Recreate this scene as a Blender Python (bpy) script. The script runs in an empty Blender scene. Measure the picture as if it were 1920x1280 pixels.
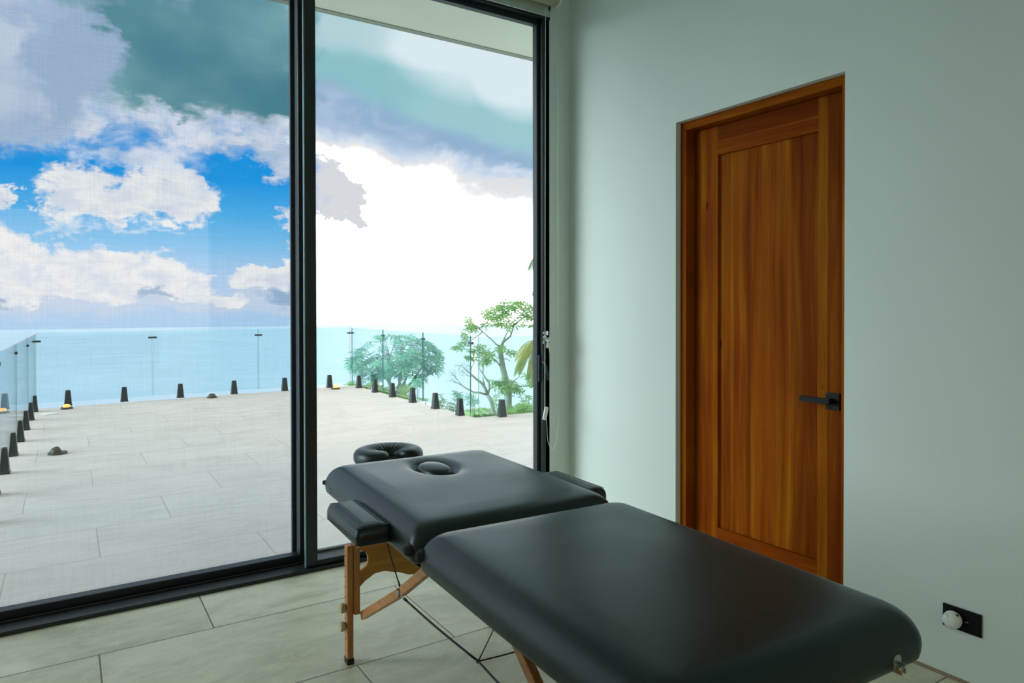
import bpy, bmesh, math, random
from mathutils import Vector, Matrix, noise as mnoise

sc = bpy.context.scene
C = sc.collection
rnd = random.Random(7)
R = math.radians

# ------------------------------------------------------------------ camera
F_PX, CY = 1302.5, 590.8                     # focal length and principal row for a 1920x1280 frame
YAW, PITCH, ROLL, CAM_H = R(32.68), R(-0.59), R(-0.085), 1.2
fw = Vector((math.sin(YAW)*math.cos(PITCH), math.cos(YAW)*math.cos(PITCH), math.sin(PITCH)))
r0 = Vector((math.cos(YAW), -math.sin(YAW), 0)); u0 = r0.cross(fw)
rt = r0*math.cos(ROLL) + u0*math.sin(ROLL)
up = -r0*math.sin(ROLL) + u0*math.cos(ROLL)
cam_d = bpy.data.cameras.new('camera'); cam = bpy.data.objects.new('camera', cam_d); C.objects.link(cam)
cam.matrix_world = Matrix(((rt.x, up.x, -fw.x, 0), (rt.y, up.y, -fw.y, 0), (rt.z, up.z, -fw.z, CAM_H), (0, 0, 0, 1)))
cam_d.sensor_width = 36; cam_d.lens = F_PX/1920*36
cam_d.shift_y = -(640-CY)/1920
cam_d.clip_start = 0.02; cam_d.clip_end = 40000
sc.camera = cam

def ray(px, py):
    return fw + rt*((px-960)/F_PX) - up*((py-CY)/F_PX)
def at(px, py, d):
    """a point of the place: bearing of a pixel at horizontal distance d metres"""
    v = ray(px, py); t = d/math.hypot(v.x, v.y)
    return Vector((v.x*t, v.y*t, CAM_H+v.z*t))
def azel(px, py):
    v = ray(px, py)
    return math.degrees(math.atan2(v.x, v.y)), math.degrees(math.atan2(v.z, math.hypot(v.x, v.y)))

# ------------------------------------------------------------------ colour management
vs = sc.view_settings
vs.view_transform = 'Standard'; vs.look = 'None'; vs.exposure = 0.0; vs.gamma = 1.0; vs.use_curve_mapping = False
sc.cycles.transparent_max_bounces = 40
sc.cycles.max_bounces = 14; sc.cycles.diffuse_bounces = 8; sc.cycles.glossy_bounces = 6
sc.cycles.sample_clamp_indirect = 6.0

def lin(r, g, b, k=1.0):
    f = lambda c: (c/255/12.92 if c/255 <= 0.04045 else ((c/255+0.055)/1.055)**2.4)*k
    return (f(r), f(g), f(b), 1)

# ------------------------------------------------------------------ node helpers
class NT:
    def __init__(s, tree): s.t = tree; s.n = tree.nodes; s.l = tree.links
    def new(s, typ, **kw):
        n = s.n.new(typ)
        for k, v in kw.items(): setattr(n, k, v)
        return n
    def link(s, a, b): s.l.new(a, b)
    def put(s, sock, v):
        if isinstance(v, bpy.types.NodeSocket): s.l.new(v, sock)
        elif v is not None: sock.default_value = v
    def m(s, op, a, b=None, c=None, clamp=False):
        n = s.new('ShaderNodeMath', operation=op); n.use_clamp = clamp
        s.put(n.inputs[0], a); s.put(n.inputs[1], b)
        if c is not None: s.put(n.inputs[2], c)
        return n.outputs[0]
    def smooth(s, v, lo, hi, a=0.0, b=1.0):
        n = s.new('ShaderNodeMapRange', interpolation_type='SMOOTHSTEP')
        s.put(n.inputs[0], v); n.inputs[1].default_value = lo; n.inputs[2].default_value = hi
        n.inputs[3].default_value = a; n.inputs[4].default_value = b
        return n.outputs[0]
    def lmap(s, v, lo, hi, a=0.0, b=1.0):
        n = s.new('ShaderNodeMapRange'); s.put(n.inputs[0], v)
        for i, x in enumerate((lo, hi, a, b)): n.inputs[i+1].default_value = x
        return n.outputs[0]
    def mix(s, f, a, b, mode='MIX'):
        n = s.new('ShaderNodeMix', data_type='RGBA', blend_type=mode)
        s.put(n.inputs[0], f); s.put(n.inputs[6], a); s.put(n.inputs[7], b)
        return n.outputs[2]
    def xyz(s, x, y, z=0.0):
        n = s.new('ShaderNodeCombineXYZ'); s.put(n.inputs[0], x); s.put(n.inputs[1], y); s.put(n.inputs[2], z)
        return n.outputs[0]
    def noise(s, vec, scale, detail=4, rough=0.55, dist=0.0):
        n = s.new('ShaderNodeTexNoise'); s.put(n.inputs['Vector'], vec)
        n.inputs['Scale'].default_value = scale; n.inputs['Detail'].default_value = detail
        n.inputs['Roughness'].default_value = rough; n.inputs['Distortion'].default_value = dist
        return n.outputs[0]
    def white(s, vec):
        n = s.new('ShaderNodeTexWhiteNoise', noise_dimensions='3D'); s.put(n.inputs['Vector'], vec); return n.outputs[0]
    def ramp(s, f, stops):
        n = s.new('ShaderNodeValToRGB'); s.put(n.inputs[0], f); e = n.color_ramp.elements
        while len(e) > 1: e.remove(e[-1])
        e[0].position = stops[0][0]; e[0].color = stops[0][1]
        for p, c in stops[1:]:
            x = e.new(p); x.color = c
        return n.outputs[0]
    def bump(s, h, strength, dist=0.01):
        n = s.new('ShaderNodeBump'); n.inputs['Strength'].default_value = strength
        n.inputs['Distance'].default_value = dist; s.put(n.inputs['Height'], h); return n.outputs[0]
    def sep(s, v):
        n = s.new('ShaderNodeSeparateXYZ'); s.put(n.inputs[0], v); return n.outputs

# ------------------------------------------------------------------ world: hazy tropical sky with clouds
W_LEFT, W_RIGHT = 1/0.80, 1/0.90             # the screened left pane and the clear right pane dim the sky
world = bpy.data.worlds.new('world'); sc.world = world; world.use_nodes = True
w = NT(world.node_tree); w.n.clear()
tc = w.new('ShaderNodeTexCoord')
sx, sy, sz = w.sep(tc.outputs['Generated'])
AZ = w.m('MULTIPLY', w.m('ARCTAN2', sx, sy), 57.29578)
EL = w.m('MULTIPLY', w.m('ARCSINE', sz), 57.29578)
pos = w.xyz(AZ, w.m('MULTIPLY', EL, 1.5), 0.0)
n_big = w.noise(pos, 0.20, 8, 0.62, 0.4)
n_fine = w.noise(pos, 0.50, 9, 0.66, 0.5)
n_soft = w.noise(pos, 0.07, 3, 0.5, 0.0)
pos2 = w.xyz(w.m('ADD', AZ, 31.0), w.m('MULTIPLY_ADD', EL, 1.5, 17.0), 5.0)
n_wx = w.noise(pos, 0.28, 7, 0.62, 0.2); n_wy = w.noise(pos2, 0.28, 7, 0.62, 0.2)
WAZ = w.m('MULTIPLY_ADD', w.m('SUBTRACT', n_wx, 0.5), 7.0, AZ)          # billowed coordinates
WEL = w.m('MULTIPLY_ADD', w.m('SUBTRACT', n_wy, 0.5), 4.6, EL)

def field(blobs, warp=True):
    tot = None; X, Y = (WAZ, WEL) if warp else (AZ, EL)
    for (x, y, rx, ry) in blobs:
        a0, e0 = azel(x, y); ra = (azel(x+rx, y)[0]-azel(x-rx, y)[0])/2; re = (azel(x, y-ry)[1]-azel(x, y+ry)[1])/2
        dx = w.m('MULTIPLY', w.m('SUBTRACT', X, a0), 1/ra); dy = w.m('MULTIPLY', w.m('SUBTRACT', Y, e0), 1/re)
        d2 = w.m('MULTIPLY_ADD', dx, dx, w.m('MULTIPLY', dy, dy))
        g = w.m('MAXIMUM', w.m('SUBTRACT', 1.0, d2), 0.0)
        tot = g if tot is None else w.m('ADD', tot, g)
    return tot
def layer(col, over, blobs, nz, amp, lo, hi, op=1.0, warp=True):
    fb = field(blobs, warp)
    f = w.m('MULTIPLY_ADD', w.m('MULTIPLY', w.m('SUBTRACT', nz, 0.5), w.smooth(fb, 0.0, 0.3)), amp, fb)
    m_ = w.smooth(f, lo, hi)
    if op != 1.0: m_ = w.m('MULTIPLY', m_, op)
    return w.mix(m_, col, over) if False else w.mix(m_, over, col)

L_ = lambda r, g, b, k=1.0: lin(r, g, b, W_LEFT*k)
R_ = lambda r, g, b, k=1.0: lin(r, g, b, W_RIGHT*k)
# clear air: pale lavender haze at the sea, blue above
sky = w.ramp(w.lmap(EL, -3, 21), [(0.0, L_(165, 208, 238)), (0.10, L_(178, 208, 240)), (0.17, L_(190, 212, 240)),
    (0.24, L_(175, 208, 240)), (0.33, L_(128, 194, 238)), (0.42, L_(80, 176, 234)), (0.53, L_(22, 152, 228)), (1.0, L_(0, 132, 212))])
# low cumulus bank with shaded bases
sky = layer(L_(202, 213, 232), sky, [(60, 565, 150, 42), (250, 560, 170, 40), (520, 560, 130, 30), (400, 572, 110, 22)], n_big, 1.4, 0.05, 0.9, 0.85)
cum = w.mix(w.smooth(n_fine, 0.36, 0.62), L_(218, 222, 234), L_(244, 241, 240))
cum = w.mix(w.m('MULTIPLY', w.smooth(n_big, 0.50, 0.66), 0.5), cum, L_(205, 213, 230))
sky = layer(cum, sky, [(-10, 455, 80, 62), (45, 500, 110, 74), (150, 512, 130, 62), (250, 508, 110, 56), (325, 520, 70, 46), (362, 545, 50, 32), (420, 566, 60, 14), (40, 555, 80, 28), (200, 545, 120, 24)], n_fine, 2.6, 0.10, 0.85)
sky = layer(cum, sky, [(125, 350, 76, 56), (115, 392, 50, 42), (200, 362, 76, 58), (262, 352, 62, 54), (318, 340, 60, 60), (356, 376, 56, 46), (300, 388, 74, 38), (190, 398, 60, 34)], n_fine, 3.0, 0.12, 0.95)
sky = layer(cum, sky, [(5, 366, 36, 26), (545, 405, 32, 32), (548, 430, 24, 32), (500, 520, 62, 30), (540, 510, 44, 40), (470, 532, 46, 20)], n_fine, 2.0, 0.12, 0.7)
sky = layer(L_(226, 232, 242), sky, [(235, 302, 130, 22), (300, 296, 70, 26), (130, 430, 80, 16), (262, 430, 90, 12)], n_fine, 3.2, 0.2, 1.3, 0.75)
sky = layer(L_(140, 172, 205), sky, [(285, 549, 54, 13), (535, 556, 54, 16), (5, 566, 36, 14)], n_fine, 1.0, 0.15, 0.9, 0.8)
# the thick cloud deck overhead
deck = w.mix(w.smooth(n_big, 0.36, 0.62), L_(178, 196, 222), L_(222, 226, 238))
eb = azel(280, 262)[1]
sky = w.mix(w.smooth(w.m('MULTIPLY_ADD', w.m('SUBTRACT', n_big, 0.5), 9.0, WEL), eb-1.6, eb+1.6), sky, deck)
sky = layer(deck, sky, [(430, 268, 130, 34), (525, 268, 60, 56), (530, 305, 26, 44), (230, 282, 110, 22), (30, 230, 120, 50)], n_big, 1.6, 0.1, 1.1)
sky = layer(L_(236, 232, 236), sky, [(490, 262, 70, 24), (400, 262, 70, 16), (170, 232, 60, 20), (10, 200, 50, 50)], n_big, 1.4, 0.1, 1.3, 0.75)
dk = w.mix(w.smooth(n_soft, 0.36, 0.62), L_(74, 130, 145), L_(120, 166, 175))
sky = layer(dk, sky, [(400, 60, 330, 150), (560, 120, 240, 118), (270, 140, 170, 78), (470, 180, 260, 62)], n_big, 1.6, 0.0, 0.8)
sky = layer(L_(160, 180, 209), sky, [(60, 90, 200, 130), (0, 190, 190, 100), (170, 100, 80, 80)], n_big, 1.6, 0.0, 1.0)
sky = layer(L_(206, 215, 228), sky, [(0, 140, 100, 120), (10, 60, 70, 50)], n_big, 1.6, 0.1, 1.3, 0.75)
sky = layer(L_(112, 160, 172), sky, [(110, 0, 80, 40)], n_big, 1.2, 0.0, 1.0, 0.7)
# right of the post: the same deck, glaring haze under it
rmask = w.smooth(w.m('MULTIPLY_ADD', w.m('SUBTRACT', n_fine, 0.5), 5.0, WAZ), 15.0, 17.6)     # billowing edge of the bright bank
rs = w.mix(w.smooth(n_soft, 0.35, 0.65), R_(128, 184, 194), R_(150, 196, 205))
rs = layer(R_(216, 231, 238), rs, [(920, 100, 200, 110), (820, 60, 200, 80), (1000, 150, 120, 90)], n_soft, 0.4, -0.1, 1.0, 1.0, False)
rs = layer(R_(176, 206, 214), rs, [(620, 50, 150, 60)], n_soft, 0.4, 0.0, 1.0, 1.0, False)
rs = layer(R_(158, 180, 210), rs, [(590, 205, 110, 75)], n_soft, 0.6, 0.0, 0.8, 1.0, False)
low = w.m('ADD', EL, w.m('MULTIPLY', w.m('SUBTRACT', n_big, 0.5), 5.5))
low2 = w.m('ADD', EL, w.m('MULTIPLY', w.m('SUBTRACT', n_soft, 0.5), 3.5))
# lower rim of the deck sinks towards the right
eA, eB = azel(640, 262), azel(985, 352)
rim = w.m('MULTIPLY_ADD', w.m('SUBTRACT', AZ, eA[0]), (eB[1]-eA[1])/(eB[0]-eA[0]), eA[1])
f_rim = w.m('SUBTRACT', rim, low); f_rim2 = w.m('SUBTRACT', rim, low2)
lav = w.mix(w.smooth(n_big, 0.4, 0.6), R_(142, 174, 206), R_(166, 188, 216))
rs = w.mix(w.smooth(f_rim2, -4.2, -2.6), rs, lav)
glare = (2.3, 2.3, 2.32, 1)
rs = w.mix(w.smooth(f_rim, -1.5, -0.2), rs, R_(206, 218, 236))
rs = w.mix(w.smooth(f_rim, -0.6, 0.5), rs, R_(232, 230, 232))
rs = w.mix(w.smooth(f_rim, 0.1, 1.8), rs, glare)
rs = layer(R_(224, 223, 226), rs, [(900, 365, 90, 34), (960, 350, 60, 26)], n_big, 1.6, 0.1, 1.0, 0.9)
rs = layer(R_(214, 215, 221), rs, [(598, 345, 66, 68), (632, 378, 50, 46), (662, 408, 26, 26), (655, 345, 24, 20)], n_fine, 2.2, 0.20, 0.60, 1.0)
sky = w.mix(rmask, sky, rs)
# bright band added low on the unseen left as the room's main light
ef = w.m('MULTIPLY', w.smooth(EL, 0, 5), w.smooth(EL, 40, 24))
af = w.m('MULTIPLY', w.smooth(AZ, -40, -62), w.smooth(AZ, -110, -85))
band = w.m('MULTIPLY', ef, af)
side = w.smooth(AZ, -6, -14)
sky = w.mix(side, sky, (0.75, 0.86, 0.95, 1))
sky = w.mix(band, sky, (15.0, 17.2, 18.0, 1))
# even overcast zenith; unseen right and rear sky brightened to light the room
sky = w.mix(w.smooth(EL, 26, 38), sky, (0.85, 0.92, 0.95, 1))
sky = w.mix(w.smooth(AZ, 40, 60), sky, (2.0, 2.0, 2.0, 1))
sky = w.mix(w.smooth(w.m('ABSOLUTE', AZ), 95, 120), sky, (1.6, 1.35, 1.02, 1))
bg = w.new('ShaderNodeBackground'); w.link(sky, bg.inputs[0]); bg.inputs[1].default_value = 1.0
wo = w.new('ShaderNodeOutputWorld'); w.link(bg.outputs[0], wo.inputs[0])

# ------------------------------------------------------------------ materials
def mat(name):
    m_ = bpy.data.materials.new(name); m_.use_nodes = True
    t = NT(m_.node_tree); b = t.n['Principled BSDF']
    return m_, t, b
def plain(name, col, rough=0.5, metal=0.0, spec=0.5, bump=None):
    m_, t, b = mat(name)
    g = t.new('ShaderNodeNewGeometry')
    nz = t.noise(g.outputs['Position'], 30, 3)
    c = t.mix(t.lmap(nz, 0.3, 0.7, 0.0, 1.0), tuple(x*0.93 for x in col[:3])+(1,), tuple(min(1, x*1.06) for x in col[:3])+(1,))
    t.link(c, b.inputs['Base Color'])
    b.inputs['Roughness'].default_value = rough; b.inputs['Metallic'].default_value = metal
    b.inputs['Specular IOR Level'].default_value = spec
    if bump:
        t.link(t.bump(t.noise(g.outputs['Position'], bump[0], 4), bump[1], 0.002), b.inputs['Normal'])
    return m_

def plaster(name, col):
    m_, t, b = mat(name)
    g = t.new('ShaderNodeNewGeometry')
    a = t.noise(g.outputs['Position'], 1.3, 5, 0.6); f = t.noise(g.outputs['Position'], 45, 4)
    c = t.mix(t.lmap(a, 0.3, 0.7), tuple(x*0.97 for x in col[:3])+(1,), tuple(min(1, x*1.02) for x in col[:3])+(1,))
    t.link(c, b.inputs['Base Color']); b.inputs['Roughness'].default_value = 0.55
    b.inputs['Specular IOR Level'].default_value = 0.3
    t.link(t.bump(t.m('ADD', f, t.m('MULTIPLY', a, 3.0)), 0.12, 0.004), b.inputs['Normal'])
    return m_
M_WALL = plaster('wall_plaster', (0.675, 0.75, 0.705))
M_CEIL = plaster('ceiling_plaster', (0.72, 0.75, 0.68))
M_SOFFIT = plaster('soffit_plaster', (0.72, 0.76, 0.66))
M_FASCIA = plaster('fascia_strip', (0.30, 0.33, 0.28))

def tiles(name, x0, y0, lx, ly, col_a, col_b, col_j, jw, shift=0.371, rough=0.42):
    m_, t, b = mat(name)
    g = t.new('ShaderNodeNewGeometry'); px, py, pz = t.sep(g.outputs['Position'])
    fy = t.m('DIVIDE', t.m('SUBTRACT', py, y0), ly); row = t.m('FLOOR', fy); vy = t.m('SUBTRACT', fy, row)
    fx = t.m('DIVIDE', t.m('SUBTRACT', t.m('SUBTRACT', px, x0), t.m('MULTIPLY', row, shift)), lx)
    colm = t.m('FLOOR', fx); vx = t.m('SUBTRACT', fx, colm)
    ex = t.m('MULTIPLY', t.m('MINIMUM', vx, t.m('SUBTRACT', 1.0, vx)), lx)
    ey = t.m('MULTIPLY', t.m('MINIMUM', vy, t.m('SUBTRACT', 1.0, vy)), ly)
    e = t.m('MINIMUM', ex, ey)
    joint = t.smooth(e, jw*0.4, jw*0.75, 1.0, 0.0)
    cell = t.white(t.xyz(row, colm, 3.0))
    off = t.xyz(t.m('MULTIPLY_ADD', cell, 17.0, px), t.m('MULTIPLY_ADD', t.m('MULTIPLY', cell, 5.0), 7.0, t.m('MULTIPLY', py, 1.8)), cell)
    a = t.noise(off, 1.7, 8, 0.62, 0.9); f = t.noise(off, 9, 7, 0.65, 0.6)
    v = t.m('ADD', t.m('MULTIPLY', a, 0.7), t.m('MULTIPLY', f, 0.3))
    c = t.mix(t.smooth(v, 0.36, 0.62), col_a, col_b)
    c = t.mix(t.m('MULTIPLY', cell, 0.25), c, tuple(x*0.88 for x in col_a[:3])+(1,))
    vein = t.smooth(t.m('ABSOLUTE', t.m('SUBTRACT', t.noise(off, 2.1, 6, 0.6, 1.6), 0.5)), 0.0, 0.02, 0.22, 0.0)
    c = t.mix(vein, c, tuple(min(1, x*1.15) for x in col_b[:3])+(1,))
    c = t.mix(joint, c, col_j)
    t.link(c, b.inputs['Base Color'])
    t.link(t.lmap(f, 0.2, 0.8, rough-0.06, rough+0.12), b.inputs['Roughness'])
    h = t.m('SUBTRACT', t.m('MULTIPLY', v, 0.3), joint)
    t.link(t.bump(h, 0.25, 0.002), b.inputs['Normal'])
    b.inputs['Specular IOR Level'].default_value = 0.4
    return m_
M_FLOOR = tiles('indoor_floor_tiles', 0.088, 2.238, 1.098, 0.555, (0.55, 0.54, 0.39, 1), (0.78, 0.77, 0.605, 1), (0.16, 0.12, 0.075, 1), 0.0042)
M_DECK = tiles('terrace_tiles', 0.13, 3.890, 1.098, 0.537, (0.56, 0.52, 0.495, 1), (0.64, 0.60, 0.57, 1), (0.40, 0.37, 0.32, 1), 0.0045, rough=0.6)

M_FRAME = plain('dark_aluminium', (0.008, 0.014, 0.018), 0.38, 0.0, 0.5)
M_FRAME_LIT = plain('aluminium_lit_edge', (0.16, 0.27, 0.29), 0.3, 0.3, 0.6)  # paler frame colour that paints in the light on a side edge

def glass(name, tint, refl=1.0, rough=0.0):
    m_, t, b = mat(name); t.n.remove(b)
    tr = t.new('ShaderNodeBsdfTransparent'); tr.inputs[0].default_value = tint
    gl = t.new('ShaderNodeBsdfGlossy'); gl.inputs['Roughness'].default_value = rough; gl.inputs[0].default_value = (refl, refl, refl, 1)
    g = t.new('ShaderNodeNewGeometry'); dp = t.new('ShaderNodeVectorMath', operation='DOT_PRODUCT')
    t.link(g.outputs['Normal'], dp.inputs[0]); t.link(g.outputs['Incoming'], dp.inputs[1])
    c_ = t.m('SUBTRACT', 1.0, t.m('ABSOLUTE', dp.outputs['Value']), clamp=True)
    fr = t.m('MULTIPLY_ADD', t.m('POWER', c_, 5.0), 0.9, 0.03)
    mx = t.new('ShaderNodeMixShader'); t.link(fr, mx.inputs[0]); t.link(tr.outputs[0], mx.inputs[1]); t.link(gl.outputs[0], mx.inputs[2])
    t.link(mx.outputs[0], t.n['Material Output'].inputs[0])
    return m_
M_GLASS = glass('window_glass', (0.975, 0.985, 0.98, 1), 0.8)
M_RAIL = glass('railing_glass', (0.895, 0.972, 0.985, 1), 0.8)
M_RAIL_EDGE = plain('railing_glass_edge', (0.06, 0.22, 0.22), 0.2, 0.0, 0.6)

def screen_mat():
    m_, t, b = mat('insect_screen_mesh'); t.n.remove(b)
    g = t.new('ShaderNodeNewGeometry'); x, y, z = t.sep(g.outputs['Position'])
    h = t.noise(t.xyz(t.m('MULTIPLY', x, 3.0), 0.0, t.m('MULTIPLY', z, 90.0)), 1.6, 5, 0.7)
    v = t.noise(t.xyz(t.m('MULTIPLY', x, 90.0), 0.0, t.m('MULTIPLY', z, 3.0)), 1.6, 5, 0.7)
    f = t.m('ADD', t.lmap(h, 0.3, 0.7, 0.005, 0.050), t.lmap(v, 0.3, 0.7, 0.052, 0.085))
    tr = t.new('ShaderNodeBsdfTransparent'); tr.inputs[0].default_value = (0.97, 0.985, 1.0, 1)
    df = t.new('ShaderNodeBsdfDiffuse'); df.inputs[0].default_value = (0.10, 0.13, 0.14, 1)
    mx = t.new('ShaderNodeMixShader'); t.link(f, mx.inputs[0]); t.link(tr.outputs[0], mx.inputs[1]); t.link(df.outputs[0], mx.inputs[2])
    t.link(mx.outputs[0], t.n['Material Output'].inputs[0])
    return m_
M_SCREEN = screen_mat()

def wood_door(name, axis, seed, stops, boards):
    """axis: 'z' vertical grain (boards counted along y), 'y' horizontal grain"""
    m_, t, b = mat(name)
    g = t.new('ShaderNodeNewGeometry'); x, y, z = t.sep(g.outputs['Position'])
    al, ac = (z, y) if axis == 'z' else (y, z)
    wob = t.m('MULTIPLY', t.m('SUBTRACT', t.noise(t.xyz(t.m('MULTIPLY', al, 1.2), t.m('MULTIPLY', ac, 3.0), seed), 1.0, 2), 0.5), 0.05)
    acw = t.m('ADD', ac, wob)
    n1 = t.noise(t.xyz(t.m('MULTIPLY', al, 0.7), t.m('MULTIPLY', acw, 16.0), seed), 1.0, 5, 0.6, 0.8)
    n2 = t.noise(t.xyz(t.m('MULTIPLY', al, 3.0), t.m('MULTIPLY', acw, 170.0), seed), 1.0, 4, 0.6)
    n3 = t.noise(t.xyz(t.m('MULTIPLY', al, 1.5), t.m('MULTIPLY', ac, 2.5), seed+4.0), 1.0, 2)
    base = t.ramp(t.m('ADD', t.m('MULTIPLY', n1, 0.75), t.m('MULTIPLY', n3, 0.25)), [(0.30, (0.14, 0.019, 0.0008, 1)), (0.44, (0.25, 0.048, 0.0015, 1)), (0.56, (0.34, 0.088, 0.003, 1)), (0.68, (0.50, 0.18, 0.008, 1))])
    if boards:
        bd = t.ramp(t.lmap(ac, boards[0], boards[1]), boards[2])
        bd.node.color_ramp.interpolation = 'CONSTANT'
        base = t.mix(1.0, base, bd, 'MULTIPLY')
    base = t.mix(t.smooth(n2, 0.35, 0.7, 0.0, 0.35), base, (0.12, 0.03, 0.003, 1))
    vo = t.new('ShaderNodeTexVoronoi'); t.link(t.xyz(t.m('MULTIPLY', al, 3.2), t.m('MULTIPLY', ac, 9.0), seed), vo.inputs['Vector']); vo.inputs['Scale'].default_value = 1.0
    knot = t.smooth(vo.outputs['Distance'], 0.035, 0.09, 0.75, 0.0)
    base = t.mix(knot, base, (0.045, 0.012, 0.002, 1))
    t.link(base, b.inputs['Base Color']); b.inputs['Roughness'].default_value = 0.55
    b.inputs['Specular IOR Level'].default_value = 0.03
    t.link(t.bump(n2, 0.08, 0.001), b.inputs['Normal'])
    return m_
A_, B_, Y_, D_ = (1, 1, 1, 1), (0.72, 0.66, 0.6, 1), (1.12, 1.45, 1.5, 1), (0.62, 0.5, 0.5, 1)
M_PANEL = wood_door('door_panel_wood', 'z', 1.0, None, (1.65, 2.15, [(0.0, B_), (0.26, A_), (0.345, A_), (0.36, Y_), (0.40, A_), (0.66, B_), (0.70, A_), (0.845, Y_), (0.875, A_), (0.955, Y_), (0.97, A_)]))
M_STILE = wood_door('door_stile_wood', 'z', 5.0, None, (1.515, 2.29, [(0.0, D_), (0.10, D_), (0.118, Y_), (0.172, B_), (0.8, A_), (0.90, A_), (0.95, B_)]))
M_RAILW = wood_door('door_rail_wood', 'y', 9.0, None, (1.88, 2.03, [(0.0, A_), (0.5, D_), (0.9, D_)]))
M_CASE = wood_door('door_frame_wood', 'z', 12.0, None, None)
M_CASEH = wood_door('door_frame_head_wood', 'y', 14.0, None, None)

def vinyl(name):
    m_, t, b = mat(name)
    tcn = t.new('ShaderNodeTexCoord')
    o = tcn.outputs['Object']
    f = t.noise(o, 260, 3, 0.6); a = t.noise(o, 5, 3)
    vo = t.new('ShaderNodeTexVoronoi'); t.link(o, vo.inputs['Vector']); vo.inputs['Scale'].default_value = 420
    c = t.mix(t.lmap(a, 0.3, 0.7), (0.0016, 0.0028, 0.0032, 1), (0.003, 0.0045, 0.005, 1))
    t.link(c, b.inputs['Base Color'])
    t.link(t.lmap(a, 0.3, 0.7, 0.31, 0.37), b.inputs['Roughness'])
    b.inputs['Specular IOR Level'].default_value = 0.55; b.inputs['Specular Tint'].default_value = (0.80, 1.0, 1.0, 1)
    b.inputs['Sheen Weight'].default_value = 0.10; b.inputs['Sheen Roughness'].default_value = 0.35; b.inputs['Sheen Tint'].default_value = (0.25, 0.85, 0.95, 1)
    h = t.m('ADD', t.m('MULTIPLY', vo.outputs['Distance'], 0.5), t.m('ADD', f, t.m('MULTIPLY', a, 6.0)))
    t.link(t.bump(h, 0.10, 0.0012), b.inputs['Normal'])
    return m_
M_VINYL = vinyl('black_vinyl')

def wood_light(name, ca, cb, ax='z'):
    m_, t, b = mat(name)
    tcn = t.new('ShaderNodeTexCoord'); x, y, z = t.sep(tcn.outputs['Object'])
    k = {'x': (2, 60, 60), 'y': (60, 2, 60), 'z': (60, 60, 2)}[ax]
    n1 = t.noise(t.xyz(t.m('MULTIPLY', x, k[0]), t.m('MULTIPLY', y, k[1]), t.m('MULTIPLY', z, k[2])), 1.0, 5, 0.6, 0.5)
    t.link(t.mix(t.smooth(n1, 0.32, 0.7), ca, cb), b.inputs['Base Color'])
    b.inputs['Roughness'].default_value = 0.38
    t.link(t.bump(n1, 0.08, 0.001), b.inputs['Normal'])
    return m_
M_BEECH = wood_light('beech_leg', (0.40, 0.155, 0.045, 1), (0.56, 0.25, 0.085, 1), 'z')
M_BEECHY = wood_light('beech_brace', (0.40, 0.155, 0.045, 1), (0.56, 0.25, 0.085, 1), 'y')
M_PLY = wood_light('amber_plywood', (0.45, 0.19, 0.02, 1), (0.60, 0.29, 0.04, 1), 'x')
M_BLACK = plain('black_plastic', (0.008, 0.009, 0.010), 0.4)
M_MATBLACK = plain('matt_black_metal', (0.003, 0.003, 0.004), 0.5, 0, 0.2)
M_RUBBER = plain('black_rubber', (0.012, 0.011, 0.010), 0.8)
M_KNOB = plain('cream_plastic', (0.50, 0.40, 0.22), 0.45)
M_METAL = plain('nickel', (0.55, 0.58, 0.58), 0.25, 1.0)
M_BRASS = plain('brass', (0.62, 0.55, 0.40), 0.28, 1.0)
M_WHITE = plain('white_plastic', (0.78, 0.80, 0.76), 0.4)
M_GREYPL = plain('grey_plastic', (0.30, 0.28, 0.24), 0.5)
M_BLIND = plain('blind_fabric', (0.56, 0.54, 0.42), 0.85, 0, 0.1, (400, 0.3))
M_BAR = plain('pale_aluminium_bar', (0.44, 0.52, 0.44), 0.5)
M_SPIGOT = plain('spigot_black', (0.020, 0.026, 0.030), 0.42)
M_CLIP = plain('glass_clip', (0.03, 0.05, 0.055), 0.35)
M_COVER = plain('cover_plate', (0.72, 0.76, 0.78), 0.4)
M_BRONZE = plain('bronze', (0.07, 0.062, 0.045), 0.45, 0.3)
def emis(name, col, s):
    m_, t, b = mat(name); b.inputs['Base Color'].default_value = col
    b.inputs['Emission Color'].default_value = col; b.inputs['Emission Strength'].default_value = s
    return m_
M_LAMP = emis('amber_lamp', (1.0, 0.50, 0.10, 1), 1.2)

def leafy(name, ca, cb, tr=0.35):
    m_, t, b = mat(name)
    g = t.new('ShaderNodeNewGeometry')
    a = t.noise(g.outputs['Position'], 2.2, 3)
    c = t.mix(t.smooth(a, 0.35, 0.65), ca, cb)
    t.link(c, b.inputs['Base Color']); b.inputs['Roughness'].default_value = 0.5
    tl = t.new('ShaderNodeBsdfTranslucent'); t.link(c, tl.inputs[0])
    mx = t.new('ShaderNodeMixShader'); mx.inputs[0].default_value = tr
    t.link(b.outputs[0], mx.inputs[1]); t.link(tl.outputs[0], mx.inputs[2])
    t.link(mx.outputs[0], t.n['Material Output'].inputs[0])
    return m_
M_LEAF_TEAL = leafy('broad_leaf', (0.11, 0.40, 0.27, 1), (0.24, 0.58, 0.42, 1))
M_LEAF = leafy('fresh_leaf', (0.13, 0.33, 0.10, 1), (0.27, 0.48, 0.14, 1))
M_LEAF_DARK = leafy('dark_leaf', (0.03, 0.13, 0.05, 1), (0.07, 0.22, 0.08, 1))
M_LEAF_YEL = leafy('palm_leaf', (0.10, 0.28, 0.08, 1), (0.46, 0.44, 0.09, 1))
M_BARK = plain('grey_bark', (0.24, 0.30, 0.27), 0.85, 0, 0.2)
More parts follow.
